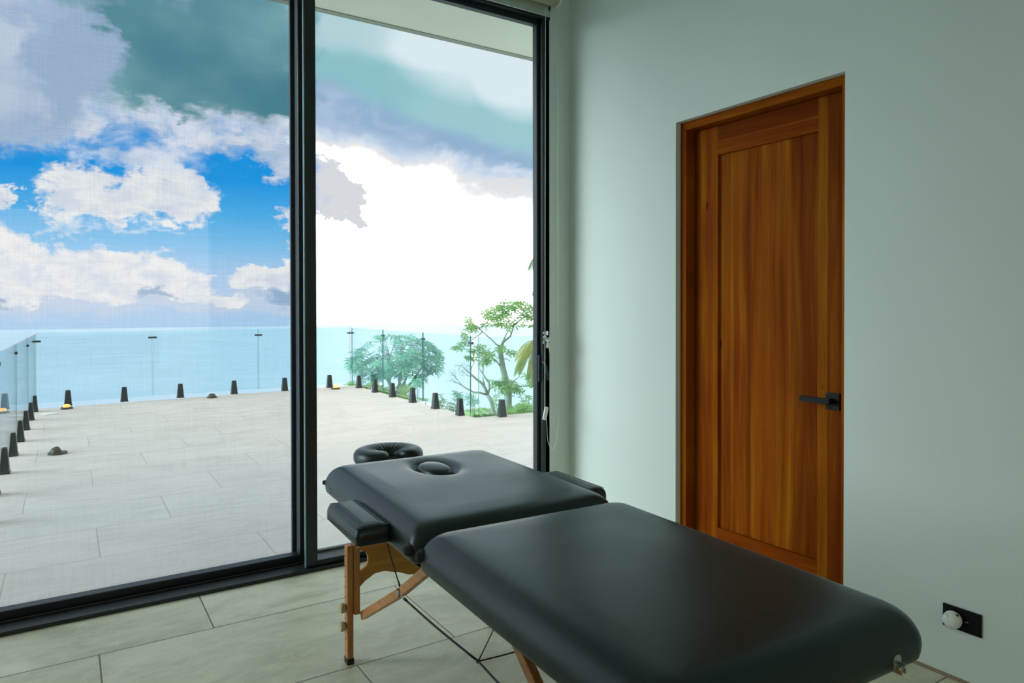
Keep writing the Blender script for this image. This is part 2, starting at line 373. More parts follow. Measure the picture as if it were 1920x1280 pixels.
M_HILL = leafy('hill_greenery', (0.10, 0.24, 0.09, 1), (0.26, 0.44, 0.16, 1), 0.0)

def sea_mat():
    m_, t, b = mat('sea_water')
    g = t.new('ShaderNodeNewGeometry')
    a = t.noise(g.outputs['Position'], 0.004, 6, 0.65); f = t.noise(g.outputs['Position'], 0.12, 5, 0.7)
    t.link(t.mix(t.smooth(a, 0.3, 0.7), (0.44, 0.62, 0.78, 1), (0.50, 0.68, 0.83, 1)), b.inputs['Base Color'])
    b.inputs['Roughness'].default_value = 0.32; b.inputs['IOR'].default_value = 1.33
    t.link(t.bump(f, 0.35, 1.5), b.inputs['Normal'])
    return m_
M_SEA = sea_mat()

# ------------------------------------------------------------------ geometry helpers
def obj(name, bm, m_, parent=None, smooth=False, sub=0):
    me = bpy.data.meshes.new(name); bm.normal_update(); bm.to_mesh(me); bm.free()
    if smooth:
        for p in me.polygons: p.use_smooth = True
    ms = m_ if isinstance(m_, (list, tuple)) else [m_]
    for x in ms: me.materials.append(x)
    o = bpy.data.objects.new(name, me); C.objects.link(o)
    if parent: o.parent = parent
    if sub:
        md = o.modifiers.new('subdivision', 'SUBSURF'); md.levels = sub; md.render_levels = sub
    return o
def thing(name, label, cat, loc=(0, 0, 0), rotz=0.0, group=None):
    o = bpy.data.objects.new(name, None); C.objects.link(o); o.location = loc; o.rotation_euler = (0, 0, rotz)
    o.empty_display_size = 0.05
    return tag(o, label, cat, group)
def tag(o, label, cat, group=None, kind=None):
    o['label'] = label; o['category'] = cat
    if group: o['group'] = group
    if kind: o['kind'] = kind
    return o
def struct(o, label, cat):
    o['kind'] = 'structure'; o['label'] = label; o['category'] = cat; return o
def box(bm, x0, x1, y0, y1, z0, z1, bev=0.0, seg=2, M=None, mi=0):
    vs_ = [bm.verts.new(p) for p in ((x0, y0, z0), (x1, y0, z0), (x1, y1, z0), (x0, y1, z0), (x0, y0, z1), (x1, y0, z1), (x1, y1, z1), (x0, y1, z1))]
    fs = [bm.faces.new([vs_[i] for i in f]) for f in ((3, 2, 1, 0), (4, 5, 6, 7), (0, 1, 5, 4), (1, 2, 6, 5), (2, 3, 7, 6), (3, 0, 4, 7))]
    for f in fs: f.material_index = mi
    geo = set(vs_)
    if bev > 0:
        es = list({e for f in fs for e in f.edges})
        r_ = bmesh.ops.bevel(bm, geom=es, offset=bev, segments=seg, profile=0.5, affect='EDGES')
        geo = {v for v in vs_ if v.is_valid} | set(r_['verts'])
        for f in r_['faces']: f.material_index = mi
    if M is not None:
        for v in geo: v.co = M @ v.co
    return geo
def B(*a, **k):
    bm = bmesh.new(); box(bm, *a, **k); return bm
def frame_of(d):
    d = d.normalized(); a = Vector((0, 0, 1)) if abs(d.z) < 0.9 else Vector((0, 1, 0))
    x = d.cross(a).normalized(); return x, d.cross(x).normalized()
def tube(bm, pts, rad, n=8, cap=True, mi=0):
    pts = [Vector(p) for p in pts]; rr = rad if isinstance(rad, (list, tuple)) else [rad]*len(pts)
    rings = []; ax = None
    for i, p in enumerate(pts):
        d = (pts[min(i+1, len(pts)-1)]-pts[max(i-1, 0)])
        if d.length < 1e-9: d = Vector((0, 0, 1))
        d.normalize()
        if ax is None: ax, ay = frame_of(d)
        else:
            ax = (ax-d*ax.dot(d)).normalized(); ay = d.cross(ax).normalized()
        rings.append([bm.verts.new(p+(ax*math.cos(2*math.pi*k/n)+ay*math.sin(2*math.pi*k/n))*rr[i]) for k in range(n)])
    for a, b_ in zip(rings, rings[1:]):
        for k in range(n):
            f = bm.faces.new((a[k], a[(k+1) % n], b_[(k+1) % n], b_[k])); f.material_index = mi; f.smooth = True
    if cap:
        bm.faces.new(rings[0][::-1]).material_index = mi; bm.faces.new(rings[-1]).material_index = mi
def cyl(bm, a, b_, r, n=20, r2=None): tube(bm, [a, b_], [r, r if r2 is None else r2], n)
def lathe(bm, prof, n=32, M=None, mi=0):
    """prof: list of (radius, z) from bottom to top around the z axis"""
    rings = []
    for r, z in prof:
        if r < 1e-6: rings.append([bm.verts.new((0, 0, z))])
        else: rings.append([bm.verts.new((r*math.cos(2*math.pi*k/n), r*math.sin(2*math.pi*k/n), z)) for k in range(n)])
    for a, b_ in zip(rings, rings[1:]):
        for k in range(n):
            k2 = (k+1) % n
            q = [a[k % len(a)], a[k2 % len(a)], b_[k2 % len(b_)], b_[k % len(b_)]]
            u = []
            for v in q:
                if v not in u: u.append(v)
            if len(u) > 2:
                f = bm.faces.new(u); f.smooth = True; f.material_index = mi
    if len(rings[0]) > 1: bm.faces.new(rings[0][::-1]).material_index = mi
    if len(rings[-1]) > 1: bm.faces.new(rings[-1]).material_index = mi
    if M is not None:
        for rg in rings:
            for v in rg: v.co = M @ v.co

# ================================================================== THE ROOM
XW = 2.4025            # door wall
YW = 3.14              # inner edge of the window track
XL, YB, ZC = -2.3, -2.6, 3.08
W0 = -2.0              # left end of the glazing

struct(obj('floor', B(XL-0.1, XW+0.3, YB-0.1, YW+0.01, -0.12, 0.0), M_FLOOR), 'pale grey-beige stone tile floor inside the room', 'floor')
struct(obj('ceiling', B(XL-0.1, XW+0.3, YB-0.1, 3.42, ZC, ZC+0.15), M_CEIL), 'pale plaster ceiling of the room', 'ceiling')
# door wall with the recess: pieces around the opening (y 1.487..2.325, z 0..2.064)
bm = bmesh.new()
DY0, DY1, DZ = 1.487, 2.325, 2.064
box(bm, XW, XW+0.2, YB, DY0, -0.02, ZC); box(bm, XW, XW+0.2, DY1, 3.42, -0.02, ZC); box(bm, XW, XW+0.2, DY0, DY1, DZ, ZC)
struct(obj('wall_right', bm, M_WALL), 'pale green-white plaster wall with the wooden door', 'wall')
struct(obj('wall_left', B(XL-0.2, XL, YB, 3.42, -0.02, ZC), M_WALL), 'plaster wall on the left of the room', 'wall')
bm = bmesh.new(); box(bm, XL-0.2, -1.3, YB-0.2, YB, -0.02, ZC); box(bm, 1.5, XW+0.2, YB-0.2, YB, -0.02, ZC); box(bm, -1.3, 1.5, YB-0.2, YB, 2.3, ZC); box(bm, -1.3, 1.5, YB-0.2, YB, -0.02, 0.9)  # unseen opening added in the back wall as a light source
struct(obj('wall_back', bm, M_WALL), 'plaster wall behind the viewer with a wide opening added to let light in', 'wall')
bm = bmesh.new(); box(bm, XL, XW, 3.14, 3.42, 2.96, ZC); box(bm, XL, W0, 3.14, 3.42, -0.02, 2.96); box(bm, 2.262, XW, 3.14, 3.295, -0.02, 2.96); box(bm, 2.37, XW, 3.295, 3.42, -0.02, 2.96); box(bm, W0, 2.262, 3.14, 3.21, 2.862, 2.96)
struct(obj('wall_front', bm, M_WALL), 'plaster wall strip above and beside the glazing', 'wall')
struct(obj('trim_1', B(XW-0.003, XW-0.0005, YB, DY0-0.0, 0.0, 0.012), plain('wall_foot_joint', (0.27, 0.20, 0.13), 0.7)), 'thin brown joint where the door wall meets the floor', 'trim')

# glazing: outer frame + three panels
bm = bmesh.new()
box(bm, W0, 2.262, YW, 3.40, -0.02, 0.012, 0.002)            # threshold
box(bm, W0, 2.235, YW, 3.150, 0.012, 0.016)
box(bm, W0, 2.235, 3.236, 3.246, 0.012, 0.020, 0.001)
box(bm, W0, 2.235, 3.345, 3.36, 0.012, 0.022, 0.001)
box(bm, W0, 2.262, 3.13, 3.21, 2.79, 2.862, 0.003); box(bm, W0, 2.262, 3.21, 3.41, 2.885, 2.96)   # head
box(bm, W0, W0+0.06, 3.14, 3.40, 0.0, 2.88, 0.002)
box(bm, 2.214, 2.262, 3.14, 3.162, 0.0, 2.80, 0.002); box(bm, 2.236, 2.262, 3.14, 3.26, 0.0, 2.90, 0.001)     # jamb at the door wall
struct(obj('trim_2', bm, M_FRAME), 'black aluminium track frame around the sliding glazing', 'window frame')

def panel(name, x0, x1, y0, y1, sl, sr, zb, zt, z0, z1, label):
    """sliding panel: stiles sl/sr wide, glass from zb to zt"""
    bm = bmesh.new()
    box(bm, x0, x0+sl, y0, y1, z0, z1, 0.003); box(bm, x1-sr, x1, y0, y1, z0, z1, 0.003)
    box(bm, x0+sl, x1-sr, y0, y1, z0, zb, 0.003); box(bm, x0+sl, x1-sr, y0, y1, zt, z1, 0.003)
    o = struct(obj(name, bm, M_FRAME), label, 'window')
    yc = (y0+y1)/2
    obj('glass', B(x0+sl-0.004, x1-sr+0.004, yc-0.004, yc+0.004, zb-0.004, zt+0.004), M_GLASS, o)
    return o
win_r = panel('window_1', 0.917, 2.234, 3.165, 3.205, 0.049, 0.040, 0.041, 2.762, 0.012, 2.80, 'right glazed panel between the black post and the door wall')
win_l = panel('window_2', -0.44, 0.948, 3.262, 3.318, 0.058, 0.036, 0.049, 2.83, 0.012, 2.885, 'left glazed panel covered by a fine insect screen')
win_ll = panel('window_3', -1.96, -0.42, 3.165, 3.205, 0.055, 0.06, 0.050, 2.76, 0.012, 2.80, 'glazed panel at the far left end')
obj('lit_edge_strip', B(0.911, 0.9165, 3.168, 3.186, 0.014, 2.79, 0.001), M_FRAME_LIT, win_r)  # pale strip stands in for light catching the post's side
bm = bmesh.new()
scr = bmesh.new(); box(scr, -0.40, 0.900, 3.350, 3.3506, 0.03, 2.80)
obj('insect_screen', scr, M_SCREEN, win_l)
bm = bmesh.new(); box(bm, -0.44, -0.41, 3.342, 3.362, 0.03, 2.81); box(bm, 0.899, 0.93, 3.342, 3.362, 0.03, 2.81)
obj('screen_frame', bm, M_FRAME, win_l)
bm = bmesh.new(); box(bm, 2.198, 2.236, 3.154, 3.166, 0.79, 0.94, 0.004)
box(bm, 2.212, 2.222, 3.128, 3.160, 0.895, 0.907, 0.002); tube(bm, [(2.217, 3.130, 0.901), (2.224, 3.122, 0.88), (2.232, 3.120, 0.84), (2.236, 3.120, 0.80)], [0.006, 0.007, 0.006, 0.005], 10)
obj('window_handle', bm, plain('handle_dark', (0.02, 0.035, 0.05), 0.3, 0.2), win_r)
bm = bmesh.new(); tube(bm, [(2.228, 3.166, 1.062), (2.228, 3.142, 1.062)], [0.014, 0.013], 20); box(bm, 2.219, 2.237, 3.150, 3.166, 1.03, 1.064, 0.004)
obj('lock_cylinder', bm, M_METAL, win_r)

# keys hanging from the lock
keys = thing('key_bunch', 'bunch of small metal keys hanging from the lock of the black window frame', 'keys', (2.228, 3.132, 1.062))
def key_bm(L, wid, tilt, off):
    bm = bmesh.new(); M = Matrix.Translation(off) @ Matrix.Rotation(tilt, 4, 'Y')
    n = 16; ring_o = []; ring_i = []
    for s_ in (-0.0011, 0.0011):
        ring_o.append([bm.verts.new(M @ Vector((wid*math.cos(2*math.pi*k/n), s_, -wid+wid*math.sin(2*math.pi*k/n)))) for k in range(n)])
        ring_i.append([bm.verts.new(M @ Vector((wid*.3*math.cos(2*math.pi*k/n), s_, -wid*.6+wid*.3*math.sin(2*math.pi*k/n)))) for k in range(n)])
    for k in range(n):
        k2 = (k+1) % n
        bm.faces.new((ring_o[0][k], ring_o[0][k2], ring_i[0][k2], ring_i[0][k])); bm.faces.new((ring_o[1][k2], ring_o[1][k], ring_i[1][k], ring_i[1][k2]))
        bm.faces.new((ring_o[0][k2], ring_o[0][k], ring_o[1][k], ring_o[1][k2])); bm.faces.new((ring_i[0][k], ring_i[0][k2], ring_i[1][k2], ring_i[1][k]))
    box(bm, -wid*.38, wid*.38, -0.0011, 0.0011, -2*wid-L, -2*wid+0.001, 0, M=M)
    for j in range(5): box(bm, wid*.38, wid*.38+0.0022, -0.0011, 0.0011, -2*wid-L+0.003+j*0.005, -2*wid-L+0.006+j*0.005, 0, M=M)
    return bm
obj('key', key_bm(0.03, 0.013, R(6), (0.003, -0.020, -0.025)), M_METAL, keys)
obj('key', key_bm(0.028, 0.012, R(-8), (0.014, -0.013, -0.055)), M_BRASS, keys)
obj('key', key_bm(0.026, 0.011, R(14), (-0.006, -0.006, -0.012)), M_METAL, keys)
bm = bmesh.new(); tube(bm, [(0.003+0.015*math.cos(a), -0.010, -0.028+0.018*math.sin(a)) for a in [2*math.pi*k/24 for k in range(25)]], 0.0011, 6)
obj('key_ring', bm, M_METAL, keys)
bm = bmesh.new(); box(bm, -0.012, 0.012, 0.0005, 0.006, -0.007, 0.007, 0.002); box(bm, -0.0012, 0.0012, -0.026, 0.006, -0.011, 0.011, 0.0005)
obj('key_head', bm, M_METAL, keys)

# roller blind, rolled up above the right panel
blind = thing('roller_blind', 'cream roller blind rolled up above the glazing beside the door wall', 'blind', (0, 0, 0))
BY = 3.075
bm = bmesh.new(); cyl(bm, (W0+0.05, BY, 2.892), (2.262, BY, 2.892), 0.047, 32); obj('fabric_roll', bm, M_BLIND, blind, True)
obj('fabric_drop', B(W0+0.08, 2.244, BY+0.0455, BY+0.0470, 2.830, 2.892), M_BLIND, blind)
obj('bottom_bar', B(W0+0.08, 2.252, BY+0.038, BY+0.052, 2.800, 2.832, 0.003), M_BAR, blind)
bm = bmesh.new(); box(bm, 2.272, 2.280, BY-0.04, BY+0.066, 2.875, 2.95, 0.003); cyl(bm, (2.262, BY, 2.892), (2.275, BY, 2.892), 0.049, 28); box(bm, 2.258, 2.275, BY+0.04, BY+0.066, 2.84, 2.87, 0.003)
obj('bracket', bm, M_WHITE, blind)
# bead chain: front strand falls to the clip, loops, and rises again near the wall
CHY = 3.10
pts = [Vector((2.2, CHY-0.01, 2.96))]
p_ = []
A0 = at(1024.5, 40, math.hypot(2.215, CHY)); A1 = at(1021.5, 765, math.hypot(2.205, CHY))
A0 = Vector((2.209, CHY, 2.83)); A1 = Vector((2.201, CHY, 0.655))
Bt = Vector((2.268, CHY-0.03, 2.87)); Bm = Vector((2.280, CHY-0.02, 0.60))
chain = [A0.lerp(A1, k/200) for k in range(201)]
loop = []
Cc = [A1, Vector((2.214, CHY, 0.57)), Vector((2.222, CHY, 0.47)), Vector((2.246, CHY-0.01, 0.425)), Vector((2.266, CHY-0.015, 0.46)), Vector((2.276, CHY-0.02, 0.53)), Bm]
for i in range(len(Cc)-1):
    q0, q1, q2, q3 = Cc[max(i-1, 0)], Cc[i], Cc[i+1], Cc[min(i+2, len(Cc)-1)]
    for k in range(16):
        s_ = k/16
        loop.append(0.5*((2*q1)+(q2-q0)*s_+(2*q0-5*q1+4*q2-q3)*s_*s_+(3*q1-q0-3*q2+q3)*s_**3))
bm = bmesh.new()
tube(bm, [A0, A1], 0.0009, 5)
for k in range(0, 363):
    c_ = A0.lerp(A1, k/362); bmesh.ops.create_icosphere(bm, subdivisions=1, radius=0.0026, matrix=Matrix.Translation(c_))
tube(bm, loop+[Bm], 0.0009, 5)
for p in loop: bmesh.ops.create_icosphere(bm, subdivisions=1, radius=0.0016, matrix=Matrix.Translation(p))
tube(bm, [Bm, Bt], 0.0012, 6)
obj('bead_chain', bm, M_WHITE, blind)
M = Matrix.Translation((2.203, CHY-0.004, 0.625)) @ Matrix.Rotation(R(14), 4, 'Y')
obj('chain_weight', B(-0.012, 0.012, -0.006, 0.006, -0.038, 0.035, 0.005, 3, M=M), M_WHITE, blind)

# ------------------------------------------------------------------ the door
door = bpy.data.objects.new('door_1', None); C.objects.link(door); door.location = (0, 0, 0)
struct(door, 'reddish wooden door with one tall panel, set back in the plaster wall', 'door')
FX = 2.433; LX = 2.488
bm = bmesh.new()
box(bm, FX, 2.60, DY1-0.036, DY1-0.0005, 0, DZ-0.001, 0.0015); box(bm, FX, 2.60, DY0+0.0005, DY0+0.030, 0, DZ-0.001, 0.0015)
obj('door_frame', bm, M_CASE, door)
obj('frame_head', B(FX, 2.60, DY0+0.030, DY1-0.036, DZ-0.038, DZ-0.001, 0.0015), M_CASEH, door)
zt = DZ-0.040
yl, yr, pl, pr, pz = DY1-0.038, DY0+0.032, 2.150, 1.652, 1.892
bm = bmesh.new(); box(bm, LX, LX+0.04, pl, yl, 0.008, zt, 0.001); box(bm, LX, LX+0.04, yr, pr, 0.008, zt, 0.001)
leaf = obj('door_leaf', bm, M_STILE, door)
bm = bmesh.new(); box(bm, LX+0.0004, LX+0.04, pr, pl, pz, zt, 0.001); box(bm, LX+0.0004, LX+0.04, pr, pl, 0.008, 0.20, 0.001)
obj('door_rail', bm, M_RAILW, leaf)
obj('door_panel', B(LX+0.014, LX+0.034, pr-0.002, pl+0.002, 0.198, pz+0.002), M_PANEL, leaf)
bm = bmesh.new()
box(bm, LX-0.009, LX+0.001, 1.553, 1.609, 0.806, 0.871, 0.001)
tube(bm, [(LX-0.001, 1.583, 0.840), (LX-0.036, 1.583, 0.840)], 0.0105, 20)
box(bm, LX-0.046, LX-0.034, 1.572, 1.700, 0.830, 0.852, 0.0012)
obj('door_handle', bm, M_MATBLACK, leaf)

# ------------------------------------------------------------------ outlet and plug-in device
outlet = obj('power_outlet', B(XW-0.006, XW-0.0002, 1.026, 1.140, 0.167, 0.239, 0.0015), plain('outlet_black', (0.003, 0.003, 0.004), 0.5, 0, 0.15))
tag(outlet, 'black rectangular wall outlet plate low on the plaster wall', 'outlet')
obj('outlet_slot', B(XW-0.0066, XW-0.0055, 1.063, 1.073, 0.2, 0.2025), M_GREYPL, outlet)
plug = thing('plug_in_device', 'small rounded white plug-in device in the black wall outlet', 'plug', (XW-0.006, 1.104, 0.200))
bm = bmesh.new()
lathe(bm, [(0.0, 0.0), (0.019, 0.0), (0.0255, 0.004), (0.0275, 0.011), (0.027, 0.019), (0.0245, 0.028), (0.020, 0.035), (0.013, 0.0395), (0.0, 0.041)], 36, Matrix.Rotation(R(-90), 4, 'Y'))
obj('device_body', bm, M_WHITE, plug, True)
bm = bmesh.new(); lathe(bm, [(0.0, 0.0), (0.0095, 0.0), (0.0095, 0.003), (0.0, 0.0035)], 24, Matrix.Translation((-0.033, 0.009, 0.0135)) @ Matrix.Rotation(R(-68), 4, 'Y') @ Matrix.Rotation(R(-20), 4, 'X'))
obj('device_button', bm, plain('button_white', (0.62, 0.62, 0.56), 0.5), plug, True)
bm = bmesh.new(); lathe(bm, [(0.0, 0.0), (0.0125, 0.0), (0.0125, 0.003), (0.0, 0.0035)], 24, Matrix.Translation((-0.022, 0.003, -0.0225)) @ Matrix.Rotation(R(-152), 4, 'Y'))
obj('device_base', bm, M_GREYPL, plug, True)
obj('device_slot', B(-0.022, -0.014, -0.013, -0.003, 0.0235, 0.0262, 0, M=Matrix.Rotation(R(18), 4, 'X')), M_BLACK, plug)

# ================================================================== MASSAGE TABLE
TAZ = R(2.3)
Vv = Vector((math.cos(TAZ), -math.sin(TAZ), 0)); Uv = Vector((math.sin(TAZ), math.cos(TAZ), 0))
T0 = Vector((1.10, 1.68, 0)) - 0.049*Vv
table = thing('massage_table', 'folding massage table with black vinyl top and beech wood legs in front of the window', 'massage table', T0, -TAZ)
HW, ZT, ZB = 0.320, 0.652, 0.554
def rrect(hx, y0, y1, r, n=14):
    """points of a rounded rectangle, x in -hx..hx, y in y0..y1"""
    out = []
    for cx, cy, a0 in ((hx-r, y1-r, 0), (-hx+r, y1-r, 90), (-hx+r, y0+r, 180), (hx-r, y0+r, 270)):
        for k in range(n+1):
            a = R(a0+90*k/n); out.append((cx+r*math.cos(a), cy+r*math.sin(a)))
    # densify straight stretches
    dense = []
    for i, p in enumerate(out):
        q = out[(i+1) % len(out)]; L = math.hypot(q[0]-p[0], q[1]-p[1]); m_ = max(1, int(L/0.03))
        for k in range(m_): dense.append((p[0]+(q[0]-p[0])*k/m_, p[1]+(q[1]-p[1])*k/m_))
    return dense
PROF = [(0.012, 0.0), (0.004, 0.002), (-0.001, 0.008), (-0.003, 0.018), (-0.004, 0.030), (-0.003, 0.042), (0.0, 0.053), (0.004, 0.062), (0.009, 0.071), (0.016, 0.0795), (0.024, 0.0865), (0.036, 0.093), (0.052, 0.097), (0.075, 0.098)]
def pad(y0, y1, hole=None, profile=PROF, hw=HW, zb=ZB, cr=0.040):
    bm = bmesh.new(); cx, cy = 0.0, (y0+y1)/2
    base = rrect(hw, y0, y1, cr)
    N = len(base); hx, hy = hw, (y1-y0)/2
    def inset(p, d):
        # uniform inset: shrink half sizes
        return ((p[0]-cx)*(hx-d)/hx+cx, (p[1]-cy)*(hy-d)/hy+cy)
    rings = []
    for d, dz in profile:
        rings.append([bm.verts.new((*inset(p, d), zb+dz)) for p in base])
    dl, ztop = profile[-1][0], zb+profile[-1][1]
    outer = [inset(p, dl) for p in base]
    if hole: hcx, hcy, ra, rb = hole
    else: hcx, hcy, ra, rb = cx, cy, 0.004, 0.004
    target = []
    for p in outer:
        a = math.atan2((p[1]-hcy), (p[0]-hcx)); target.append((hcx+ra*math.cos(a), hcy+rb*math.sin(a)))
    steps = [1-(1-k/22)**1.7 for k in range(1, 23)]
    for s_ in steps:
        rg = []
        for p, q in zip(outer, target):
            x = p[0]+(q[0]-p[0])*s_; y = p[1]+(q[1]-p[1])*s_; z = ztop
            # soft foam: a gentle crown and slight unevenness
            z += 0.004*(1-((x-cx)/hx)**2)*(1-((y-cy)/hy)**2) + 0.0016*mnoise.noise(Vector((x*5, y*5, 1.3)))
            if hole:
                dd = math.hypot((x-hcx)/ra, (y-hcy)/rb)-1.0
                z -= 0.024*math.exp(-(max(dd, 0)/0.26)**1.3)
            rg.append(bm.verts.new((x, y, z)))
        rings.append(rg)
    if hole:
        for k_, dz in ((0.97, -0.012), (0.95, -0.05)):
            rings.append([bm.verts.new((hcx+(v.co.x-hcx)*k_, hcy+(v.co.y-hcy)*k_, v.co.z+dz)) for v in rings[-1 if dz > -0.02 else -2]])
    for a, b_ in zip(rings, rings[1:]):
        for k in range(N): bm.faces.new((a[k], a[(k+1) % N], b_[(k+1) % N], b_[k]))
    bm.faces.new(rings[0][::-1]); bm.faces.new(rings[-1])
    return bm
Y_END, Y_S0, Y_S1, Y_HEAD = -1.012, -0.128, -0.116, 0.722
HOLE = (0.0, 0.487, 0.060, 0.098)
pad_h = obj('head_section', pad(Y_S1, Y_HEAD, HOLE), M_VINYL, table, True)
pad_f = obj('foot_section', pad(Y_END, Y_S0), M_VINYL, table, True)
# egg-shaped breather plug sitting in the hole
bm = bmesh.new(); n = 40; rings = []
for j, (k_, z) in enumerate(((1.0, -0.050), (1.0, -0.012), (0.985, -0.004), (0.94, 0.004), (0.85, 0.0105), (0.7, 0.0155), (0.5, 0.019), (0.25, 0.021), (0.02, 0.0215))):
    rings.append([bm.verts.new((HOLE[0]+0.055*k_*math.cos(2*math.pi*i/n), HOLE[1]+0.092*k_*math.sin(2*math.pi*i/n), ZT-0.012+z)) for i in range(n)])
for a, b_ in zip(rings, rings[1:]):
    for k in range(n): bm.faces.new((a[k], a[(k+1) % n], b_[(k+1) % n], b_[k]))
bm.faces.new(rings[0][::-1]); bm.faces.new(rings[-1])
obj('breathing_hole_plug', bm, M_VINYL, table, True)
# wooden under-frames
for nm, a, b_ in (('frame', Y_S1, Y_HEAD), ('frame', Y_END, Y_S0)):
    bm = bmesh.new()
    x = HW-0.014; y0, y1 = a+0.014, b_-0.014
    box(bm, -x, -x+0.02, y0, y1, ZB-0.004, ZB+0.03); box(bm, x-0.02, x, y0, y1, ZB-0.004, ZB+0.03)
    box(bm, -x, x, y0, y0+0.02, ZB-0.004, ZB+0.03); box(bm, -x, x, y1-0.02, y1, ZB-0.004, ZB+0.03)
    obj('under_frame', bm, M_RUBBER, table)

# armrests: long soft pads along both sides of the head section
def armrest(side):
    y0, y1 = 0.052, 0.345
    prof = [(0.006, 0.0), (0.0, 0.004), (0.0, 0.026), (0.001, 0.034), (0.004, 0.041), (0.010, 0.047), (0.018, 0.0505), (0.028, 0.052)]
    bm = pad(y0, y1, None, prof, 0.050, 0.570, 0.014)
    o_ = obj('armrest', bm, M_VINYL, table, True); o_.location = (side*(HW+0.046), 0, 0)
    bm = bmesh.new()
    loopp = rrect(0.052-0.008, y0+0.008, y1-0.008, 0.012)
    tube(bm, [(x, y, 0.570+0.0465) for x, y in loopp+[loopp[0]]], 0.0012, 6)
    obj('armrest_seam', bm, M_BLACK, o_)
    obj('armrest_board', B(-0.040, 0.040, y0+0.012, y1-0.010, 0.562, 0.571, 0.002), M_BEECHY, o_)
    for yy in (0.09, 0.28):
        bm = bmesh.new(); cyl(bm, (-side*0.03, yy, 0.561), (-side*0.09, yy, 0.561), 0.006, 12)
        obj('armrest_rod', bm, M_METAL, o_)
armrest(-1); armrest(1)

# face cradle: horseshoe cushion on a small platform beyond the head end
def cradle():
    cy, cz = 0.938, 0.608
    bm = bmesh.new(); NS, NC = 76, 26; a0, a1 = R(-90+17), R(270-17)
    rings = []
    for i in range(NS+1):
        s_ = i/NS; a = a0+(a1-a0)*s_
        px, py = 0.084*math.cos(a), 0.079*math.sin(a)
        nx, ny = math.cos(a), math.sin(a)
        e = min(s_, 1-s_)*14; k_ = math.sqrt(max(0.0, 1-(1-min(1, e))**2))
        k_ = max(k_, 0.02)
        ring = []
        for j in range(NC):
            t_ = 2*math.pi*j/NC
            c_, s2 = math.cos(t_), math.sin(t_)
            rad = 0.055*(abs(c_)**0.8)*(1 if c_ > 0 else -1); hgt = 0.035*(abs(s2)**0.72)*(1 if s2 > 0 else -1)
            if c_ < 0.3 and s2 > -0.3:                                   # gathers on the inner slope
                wv = 0.5+0.5*math.sin(a*26+1.3*math.sin(a*5)); hgt -= 0.0038*wv*max(0, 0.5-c_)*k_
            if c_ < 0: hgt -= 0.010*(-c_) * (1 if s2 > 0 else 0)
            ring.append(bm.verts.new((px+nx*rad*k_, cy+py+ny*rad*k_, cz+hgt*(0.35+0.65*k_))))
        rings.append(ring)
    for a, b_ in zip(rings, rings[1:]):
        for j in range(NC): bm.faces.new((a[j], a[(j+1) % NC], b_[(j+1) % NC], b_[j]))
    bm.faces.new(rings[0][::-1]); bm.faces.new(rings[-1])
    bmesh.ops.recalc_face_normals(bm, faces=bm.faces)
    o_ = obj('face_cradle', bm, M_VINYL, table, True)
    bm = bmesh.new(); n = 40; rings = []
    for r_i, z in ((0.075, 0.560), (0.118, 0.560), (0.118, 0.574), (0.075, 0.574)):
        rings.append([bm.verts.new((r_i*math.cos(R(-62)+R(304)*k/n), cy+r_i*math.sin(R(-62)+R(304)*k/n), z)) for k in range(n+1)])
    for a, b_ in zip(rings, rings[1:]+[rings[0]]):
        for k in range(n): bm.faces.new((a[k], a[k+1], b_[k+1], b_[k]))
    bm.faces.new([r_[0] for r_ in rings]); bm.faces.new([r_[-1] for r_ in rings][::-1])
    bmesh.ops.recalc_face_normals(bm, faces=bm.faces)
    obj('cradle_platform', bm, M_PLY, o_)
    for s_ in (-1, 1):
        bm = bmesh.new(); tube(bm, [(s_*0.085, cy-0.02, 0.558), (s_*0.085, cy-0.12, 0.562), (s_*0.085, Y_HEAD-0.06, 0.575)], 0.007, 12)
        obj('cradle_rod', bm, M_METAL, o_)
    bm = bmesh.new()
    for k in range(13):
        a = R(140+k*5); p = (0.139*math.cos(a), cy+0.134*math.sin(a), cz+0.010-0.0008*k)
        bmesh.ops.create_icosphere(bm, subdivisions=1, radius=0.0009, matrix=Matrix.Translation(p))
    bm.free()
    return o_
cradle()

# bumpers, grommet and end hardware
def bumper(p, d, r=0.014, L=0.016):
    bm = bmesh.new(); p = Vector(p); d = Vector(d).normalized()
    tube(bm, [p-d*0.006, p+d*0.003, p+d*0.004, p+d*L*0.8, p+d*L], [r*1.25, r*1.25, r, r*0.86, r*0.6], 20)
    obj('bumper', bm, M_RUBBER, table)
bumper((-HW+0.006, Y_HEAD-0.022, ZB+0.036), (-0.85, 0.5, 0), 0.009)
bumper((-HW, Y_S1+0.034, ZB+0.034), (-1, 0, 0))
bumper((-HW, Y_S0-0.030, ZB+0.042), (-1, 0, 0))
bumper((HW, Y_S1+0.045, ZB+0.034), (1, 0, 0)); bumper((HW, Y_S0-0.03, ZB+0.034), (1, 0, 0))
bm = bmesh.new(); lathe(bm, [(0.007, -0.004), (0.007, 0.002), (0.009, 0.004), (0.013, 0.003), (0.015, 0.0), (0.015, -0.004)], 28, Matrix.Translation((-HW-0.0008, 0.622, ZB+0.031)) @ Matrix.Rotation(R(-90), 4, 'Y'))
obj('grommet', bm, plain('grommet_black', (0.01, 0.014, 0.018), 0.25), table, True)
